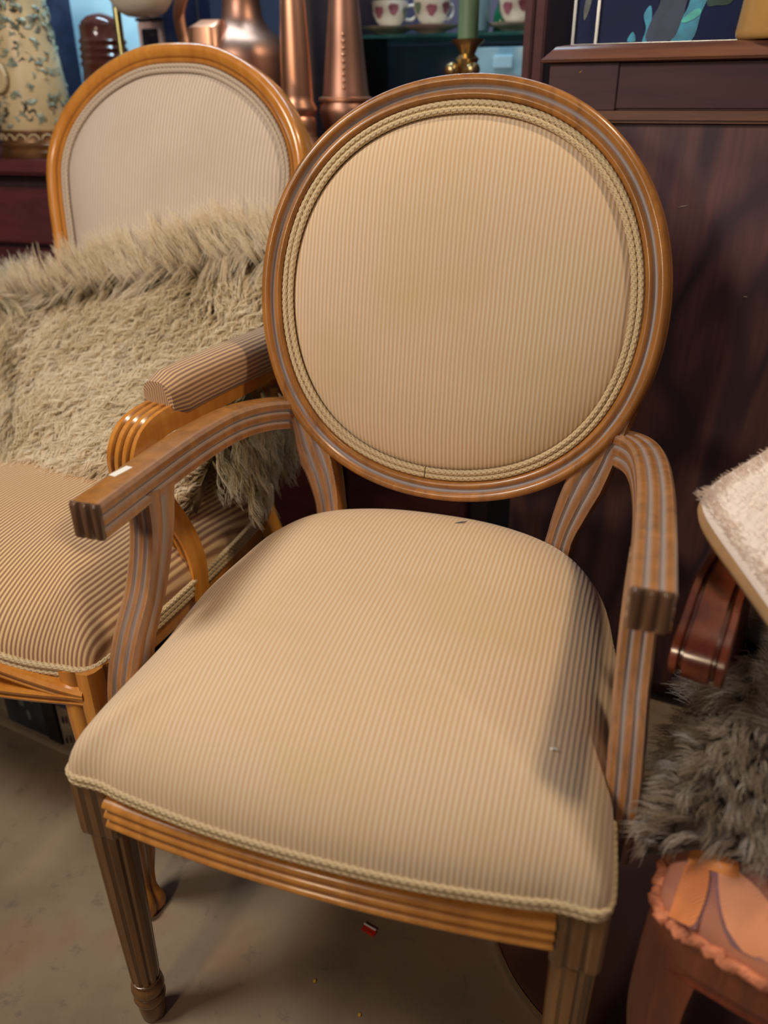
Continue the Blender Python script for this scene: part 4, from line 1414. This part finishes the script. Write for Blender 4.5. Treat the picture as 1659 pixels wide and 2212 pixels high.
t = lathe_thing('copper_flask', 'slim tapering pale copper flask with banded foot beside the copper jug', 'flask', [(0.044, 0.0), (0.046, 0.004), (0.045, 0.035), (0.033, 0.050), (0.033, 0.060), (0.034, 0.075), (0.030, 0.082), (0.036, 0.090), (0.036, 0.098), (0.030, 0.108), (0.030, 0.118), (0.028, 0.18), (0.023, 0.27), (0.019, 0.34), (0.022, 0.352), (0.016, 0.352)], M['copper'], (-0.447, 1.105, 0.9255), 36)
mb = MB(); lathe(mb, [(0.0345, 0.042), (0.0345, 0.049)], (0, 0, 0), 36); mb.build('band', M['black'], t, 40)
t = thing('copper_ewer', 'tall conical copper ewer with riveted seam and rounded bowl foot', 'ewer', (-0.380, 1.19, 0.9255))
mb = MB()
lathe(mb, [(0.034, 0.0), (0.036, 0.004), (0.030, 0.012), (0.034, 0.030), (0.046, 0.060), (0.052, 0.085), (0.052, 0.098), (0.047, 0.106), (0.047, 0.112), (0.044, 0.125), (0.036, 0.20), (0.029, 0.27), (0.025, 0.33), (0.030, 0.36), (0.022, 0.36)], (0, 0, 0), 40)
mb.build('ewer_body', M['copper_dull'], t, 50)
mb = MB(); lathe(mb, [(0.047, 0.1065), (0.0535, 0.108), (0.0535, 0.113), (0.047, 0.1145)], (0, 0, 0), 40); mb.build('rim_band', M['copper'], t, 40)
for k in range(9):
    zz = 0.13 + k * 0.011
    rr = 0.044 - (zz - 0.125) * 0.107
    mb = MB(); lathe(mb, [(0.0006, -0.003), (0.003, -0.002), (0.0034, 0.0), (0.003, 0.002), (0.0006, 0.003)], (0, 0, 0), 8)
    o = mb.build('rivet', M['copper'], t, 60); a = radians(-75); o.location = (rr * cos(a), rr * sin(a), zz)

# ------------------------------------------------------------------ steins, lamp and odds at the far end of the sideboard
t = thing('beer_stein', 'large cream stoneware stein with grey relief figures and bronze foot bands', 'stein', (-1.095, 1.165, 0.9255))
mb = MB()
lathe(mb, [(0.074, 0.052), (0.076, 0.056), (0.0765, 0.09), (0.074, 0.14), (0.068, 0.20), (0.060, 0.27), (0.056, 0.34), (0.058, 0.37), (0.050, 0.37)], (0, 0, 0), 56)
mb.build('stein_body', M['stein'], t, 50)
mb = MB()
lathe(mb, [(0.084, 0.0), (0.086, 0.004), (0.086, 0.012), (0.080, 0.017), (0.080, 0.022), (0.083, 0.026), (0.079, 0.030), (0.077, 0.034), (0.077, 0.048), (0.080, 0.051), (0.078, 0.055), (0.070, 0.056)], (0, 0, 0), 56)
foot = mb.build('stein_foot', M['stein_base'], t, 40)
for k in range(18):
    a = 2 * pi * k / 18
    mb = MB()
    pts = [(0.079 * cos(a + 0.14 * cos(pi * i / 8)), 0.079 * sin(a + 0.14 * cos(pi * i / 8)), 0.036 + 0.011 * sin(pi * i / 8)) for i in range(9)]
    tube(mb, pts, 0.0016, 6)
    mb.build('scallop', M['stein'], foot, 50)
rnd = random.Random(3)
mb = MB()
for k in range(300):
    a = rnd.uniform(0, 2 * pi)
    z0 = rnd.uniform(0.065, 0.33)
    rr = 0.0765 - max(0, z0 - 0.09) * 0.088
    d = Vector((cos(a), sin(a), 0)); tg = Vector((-sin(a), cos(a), 0)); up_ = Vector((0, 0, 1))
    L_ = rnd.uniform(0.010, 0.026); an = rnd.uniform(-1.2, 1.9)
    ax = up_ * cos(an) + tg * sin(an)
    cen = d * (rr - 0.001) + up_ * z0
    side_ = ax.cross(d)
    pts = [cen + ax * (L_ * (i / 6 - 0.5)) + side_ * (0.006 * sin(pi * i / 6 * rnd.choice((1, 1, 2)))) for i in range(7)]
    w_ = rnd.uniform(0.003, 0.006)
    tube(mb, pts, lambda q, w_=w_: w_ * (0.3 + 0.7 * sin(pi * min(0.97, max(0.03, q)))), 6)
mb.build('relief', M['stein_relief'], t, 50, 'grey-green figures in relief', True)
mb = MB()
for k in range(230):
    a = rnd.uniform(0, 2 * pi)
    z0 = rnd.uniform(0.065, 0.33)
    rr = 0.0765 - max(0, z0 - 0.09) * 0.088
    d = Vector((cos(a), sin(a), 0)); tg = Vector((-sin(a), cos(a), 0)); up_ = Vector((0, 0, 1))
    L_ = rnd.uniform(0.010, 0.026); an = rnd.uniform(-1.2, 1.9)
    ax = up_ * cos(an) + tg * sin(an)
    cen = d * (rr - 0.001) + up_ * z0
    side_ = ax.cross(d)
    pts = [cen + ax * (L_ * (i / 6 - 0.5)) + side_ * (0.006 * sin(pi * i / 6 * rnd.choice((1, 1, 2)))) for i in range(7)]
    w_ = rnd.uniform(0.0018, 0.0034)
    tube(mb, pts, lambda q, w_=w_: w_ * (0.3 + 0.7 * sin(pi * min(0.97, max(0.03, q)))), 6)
mb.build('relief', M['stein_dark'], t, 50, 'dark strokes painting shade into the relief', True)
mb = MB()
a = radians(-100)
rg = [(0.078 * cos(a + 0.26 * cos(q)), 0.078 * sin(a + 0.26 * cos(q)) - 0.004, 0.155 + 0.026 * sin(q)) for q in [2 * pi * i / 16 for i in range(17)]]
tube(mb, rg, 0.0055, 8)
mb.build('relief_ring', M['stein'], t, 50)

t = thing('ribbed_jug', 'dark brown glazed jug with ribbed neck and domed lid beside the cream stein', 'jug', (-0.945, 1.235, 0.9255))
mb = MB()
lathe(mb, [(0.060, 0.0), (0.062, 0.004), (0.061, 0.03), (0.058, 0.08), (0.053, 0.14), (0.049, 0.172), (0.0530, 0.180), (0.0480, 0.187), (0.0520, 0.194), (0.0470, 0.201), (0.0510, 0.208), (0.0460, 0.215), (0.0500, 0.222), (0.0450, 0.229), (0.0445, 0.248), (0.045, 0.252), (0.040, 0.254)], (0, 0, 0), 48)
mb.build('jug_body', M['jug_brown'], t, 40)
mb = MB(); lathe(mb, [(0.0625, 0.001), (0.0632, 0.006), (0.0622, 0.05), (0.0605, 0.052)], (0, 0, 0), 48); mb.build('red_band', M['jug_red'], t, 40)
mb = MB(); lathe(mb, [(0.041, 0.2545), (0.040, 0.258), (0.028, 0.268), (0.010, 0.274), (0.002, 0.275)], (0, 0, 0), 40); mb.build('lid', M['jug_brown'], t, 50)

t = thing('table_lamp', 'brass pole lamp with a white glass bowl shade behind the arched chair back', 'lamp', (-0.868, 1.185, 0.9255))
mb = MB()
lathe(mb, [(0.024, 0.0), (0.025, 0.006), (0.018, 0.014), (0.010, 0.022), (0.0078, 0.03), (0.0078, 0.52), (0.004, 0.53)], (0, 0, 0), 24)
mb.build('pole', M['old_brass'], t, 40)
mb = MB()
tube(mb, catmull([(0.0, 0, 0.50), (0.03, -0.01, 0.53), (0.07, -0.02, 0.52), (0.072, -0.02, 0.45)], 6), 0.004, 8)
mb.build('lamp_arm', M['old_brass'], t, 40)
mb = MB()
lathe(mb, [(0.008, 0.256), (0.030, 0.259), (0.047, 0.268), (0.060, 0.285), (0.066, 0.305), (0.066, 0.33), (0.056, 0.37), (0.030, 0.41), (0.008, 0.452)], (0.072, -0.02, 0), 48)
mb.build('lamp_shade', M['glass_white'], t, 60)

t = thing('small_frame', 'small pink-bordered black box frame between the brass pole and the navy box', 'frame', (-0.870, 1.30, 0.9255))
mb = MB(); box(mb, (-0.028, 0, 0.0), (0.034, 0.018, 0.262), 0.003); mb.build('frame_border', M['pink_frame'], t, 30)
mb = MB(); box(mb, (-0.018, -0.003, 0.04), (0.022, 0.002, 0.248), 0.002); mb.build('dark_panel', M['black'], t, 30)
mb = MB(); box(mb, (-0.030, -0.002, 0.262), (0.036, 0.020, 0.268), 0.001); mb.build('cap', M['black'], t, 30)
for dx, dz in ((0.000, 0.2), (0.008, 0.206)):
    mb = MB(); lathe(mb, [(0.0005, -0.0015), (0.0025, 0.0), (0.0005, 0.0015)], (dx, -0.0035, dz), 8); mb.build('stud', M['silver'], t, 50)

t = thing('navy_box', 'upright navy blue box with pale edges behind the white lamp bowl', 'box', (-0.795, 1.30, 0.9255))
mb = MB(); box(mb, (-0.035, 0, 0.0), (0.047, 0.06, 0.36), 0.002); mb.build('box_body', M['navy'], t, 30)
for x in (-0.037, 0.047):
    mb = MB(); box(mb, (x, -0.002, 0.0), (x + 0.003, 0.004, 0.36), 0.0005); mb.build('edge_strip', M['silver'], t, 30)

t = thing('painted_canvas', 'bright pale blue painted canvas standing behind the brown jug and brass pole', 'painting', (-1.06, 1.42, 0.9255))
mb = MB(); box(mb, (-0.16, 0, 0.0), (0.135, 0.012, 0.46), 0.002); mb.build('canvas_face', M['pale_blue'], t, 30)
mb = MB(); box(mb, (-0.162, -0.003, 0.0), (-0.085, 0.0, 0.46), 0.001); mb.build('dark_edge', M['slate'], t, 30)

t = lathe_thing('blue_bowl', 'small pale bowl with dark blue rim at the foot of the brass pole', 'bowl', [(0.016, 0.0), (0.018, 0.004), (0.014, 0.10), (0.015, 0.15), (0.024, 0.17), (0.034, 0.190), (0.037, 0.203), (0.035, 0.203), (0.02, 0.18)], M['pale_blue'], (-0.955, 1.345, 0.9255), 32)
mb = MB(); lathe(mb, [(0.0362, 0.196), (0.0385, 0.198), (0.0385, 0.205), (0.034, 0.206), (0.034, 0.2035)], (0, 0, 0), 32, True); mb.build('rim', M['navy'], t, 40)

# ------------------------------------------------------------------ on and near the floor
t = thing('round_tray', 'large dark brown round tray with thin chrome rim lying on the floor', 'tray', (0.3467, 0.3338, 0))
mb = MB(); lathe(mb, [(0.205, 0.0), (0.212, 0.002), (0.212, 0.008), (0.208, 0.0095), (0.2, 0.007), (0.01, 0.007)], (0, 0, 0), 96); mb.build('tray_plate', M['tray'], t, 40)
mb = MB(); lathe(mb, [(0.2125, 0.0005), (0.2155, 0.002), (0.2162, 0.006), (0.2150, 0.010), (0.2125, 0.0105)], (0, 0, 0), 128, True); mb.build('rim', M['chrome'], t, 50)

t = thing('printed_crate', 'low printed crate with dark and beige panels on the floor under the amber armchair', 'crate', (-0.66, 0.385, 0), radians(-10))
mb = MB(); box(mb, (-0.30, 0.004, 0.012), (0.22, 0.26, 0.15), 0.002); mb.build('crate_body', M['crate_dark'], t, 30)
mb = MB(); box(mb, (-0.34, -0.012, 0.0), (0.23, 0.27, 0.012), 0.002); mb.build('base_strip', M['strip'], t, 30)
mb = MB(); box(mb, (-0.30, -0.002, 0.013), (-0.135, 0.0035, 0.15), 0.001); pb = mb.build('side_panel', M['crate_beige'], t, 30)
for k in range(8):
    mb = MB(); box(mb, (-0.285 + k * 0.018, -0.004, 0.055), (-0.276 + k * 0.018, -0.001, 0.085), 0.0005); mb.build('slot', M['black'], pb, 0)
mb = MB(); box(mb, (-0.132, -0.002, 0.013), (-0.03, 0.0035, 0.15), 0.001); pd = mb.build('side_panel', M['crate_dark'], t, 30)
for x, z_, w_, h_ in ((-0.085, 0.075, 0.014, 0.02), (-0.072, 0.05, 0.01, 0.024), (-0.10, 0.11, 0.03, 0.02), (-0.055, 0.10, 0.012, 0.03)):
    mb = MB(); lathe(mb, [(0.3, 0), (1, 0.0004), (0.9, 0.001), (0.2, 0.0014)], (0, 0, 0), 14); o = mb.build('printed_mark', M['crate_smudge'], pd, 40); o.location = (x, -0.002, z_); o.rotation_euler = (radians(90), 0, 0); o.scale = (w_ / 2, h_ / 2, 1)
mb = MB(); box(mb, (-0.028, -0.005, 0.013), (0.006, 0.0035, 0.15), 0.001); mb.build('stile', M['black'], t, 30)
mb = MB(); box(mb, (0.008, -0.002, 0.013), (0.22, 0.0035, 0.105), 0.001); pc = mb.build('side_panel', M['crate_beige'], t, 30)
for k in range(16):
    mb = MB(); lathe(mb, [(0.3, 0), (1, 0.0004), (0.8, 0.001), (0.2, 0.0014)], (0, 0, 0), 10); o = mb.build('printed_mark', M['tray'] if k % 2 else M['crate_dark'], pc, 40)
    o.location = (0.02 + (k % 8) * 0.014 + rnd.uniform(-0.004, 0.004), -0.002, 0.035 + (k // 8) * 0.035 + rnd.uniform(-0.012, 0.012)); o.rotation_euler = (radians(90), 0, rnd.uniform(0, 3)); o.scale = (0.005, 0.009, 1)
mb = MB(); box(mb, (0.008, -0.003, 0.107), (0.22, 0.0035, 0.15), 0.001); mb.build('blue_band', M['crate_blue'], t, 30)

t = thing('candy_wrapper', 'small crumpled red wrapper lying on the concrete floor', 'wrapper', (-0.0204, 0.2084, 0.0005), radians(-15))
mb = MB()
vs_, fs = [], []
for j in range(5):
    for i in range(9):
        vs_.append(((i - 4) * 0.0026, (j - 2) * 0.0022, 0.0012 + 0.0022 * abs(noise.noise(Vector((i * 0.9, j * 1.3, 2.0)))) + 0.0014 * sin(pi * i / 8)))
for j in range(4):
    for i in range(8):
        a = j * 9 + i
        fs.append((a, a + 1, a + 10, a + 9))
k0 = len(vs_)
vs_ += [(x, y, 0.0002) for x, y, z_ in vs_]
fs += [tuple(k0 + q for q in reversed(f)) for f in list(fs)]
rim = [i for i in range(9)] + [9 * j + 8 for j in range(1, 5)] + [36 + i for i in range(7, -1, -1)] + [9 * j for j in range(3, 0, -1)]
for a, b in zip(rim, rim[1:] + rim[:1]):
    fs.append((a, b, k0 + b, k0 + a))
mb.add(vs_, fs)
mb.build('foil', M['red_foil'], t, 0)
mb = MB(); box(mb, (-0.0110, 0.0030, 0.0030), (0.0090, 0.0055, 0.0046), 0.0004); mb.build('white_fold', M['paper'], t, 0, 'white torn edge')

for x, y, lab in ((-0.0663, 0.119, 'tiny yellow crumb on the floor nearer the fluted front leg than the red wrapper'), (0.005, 0.095, 'tiny yellow crumb on the floor in front of the red wrapper')):
    mb = MB()
    lathe(mb, [(0.0012, 0.0), (0.0024, 0.0008), (0.0020, 0.0022), (0.0006, 0.0028)], (0, 0, 0), 9)
    o = mb.build('crumb', M['crumb'], None, 30)
    o.location = (x, y, 0.0)
    tag(o, lab, 'crumb')

# small marks: scratches and a chip on the walnut, a fleck of lint and a pulled thread on the seat
CI = CR.inverted()
for x, y, z, L_, an, mt in ((0.266, 0.841, 0.896, 0.013, 0.25, M['strip']), (0.372, 0.826, 0.775, 0.006, 0.1, M['strip']), (0.098, 0.873, 1.071, 0.005, 0.6, M['amber'])):
    p = CI @ Vector((x, y, z))
    mb = MB()
    tube(mb, [(-L_ / 2, 0, -0.0002), (-L_ / 6, 0, 0.0004), (L_ / 6, 0, 0.0001), (L_ / 2, 0, 0.0003)], lambda q: 0.0008 * (1 - 0.7 * abs(2 * q - 1)), 5)
    o = mb.build('scratch', mt, cab, 0, 'small pale scratch in the dark wood')
    o.location = (p.x, p.y - 0.0004, p.z)
    o.rotation_euler = (0, -an, 0)
t = thing('lint_fleck', 'tiny white fleck of lint on the striped seat of the oval-backed chair', 'lint', (0.204, 0.086, 0.5165))
mb = MB()
tube(mb, catmull([(-0.003, 0.001, 0.0005), (-0.001, -0.001, 0.0012), (0.001, 0.0012, 0.0010), (0.0032, 0, 0.0006)], 4), lambda q: 0.0011 * (1 - 0.6 * abs(2 * q - 1)), 6)
mb.build('lint_body', M['paper'], t, 0)
mb = MB()
tube(mb, catmull([(-0.008, -0.006, 0.0), (-0.002, -0.001, 0.0008), (0.004, 0.002, 0.0008), (0.007, 0.007, 0.0)], 4), lambda q: 0.0011 * (1 - 0.7 * abs(2 * q - 1)), 6)
o = mb.build('pulled_thread', M['crate_smudge'], chair, 0, 'dark pulled thread near the back of the seat')
o.location = (0.041, 0.425, 0.5502)
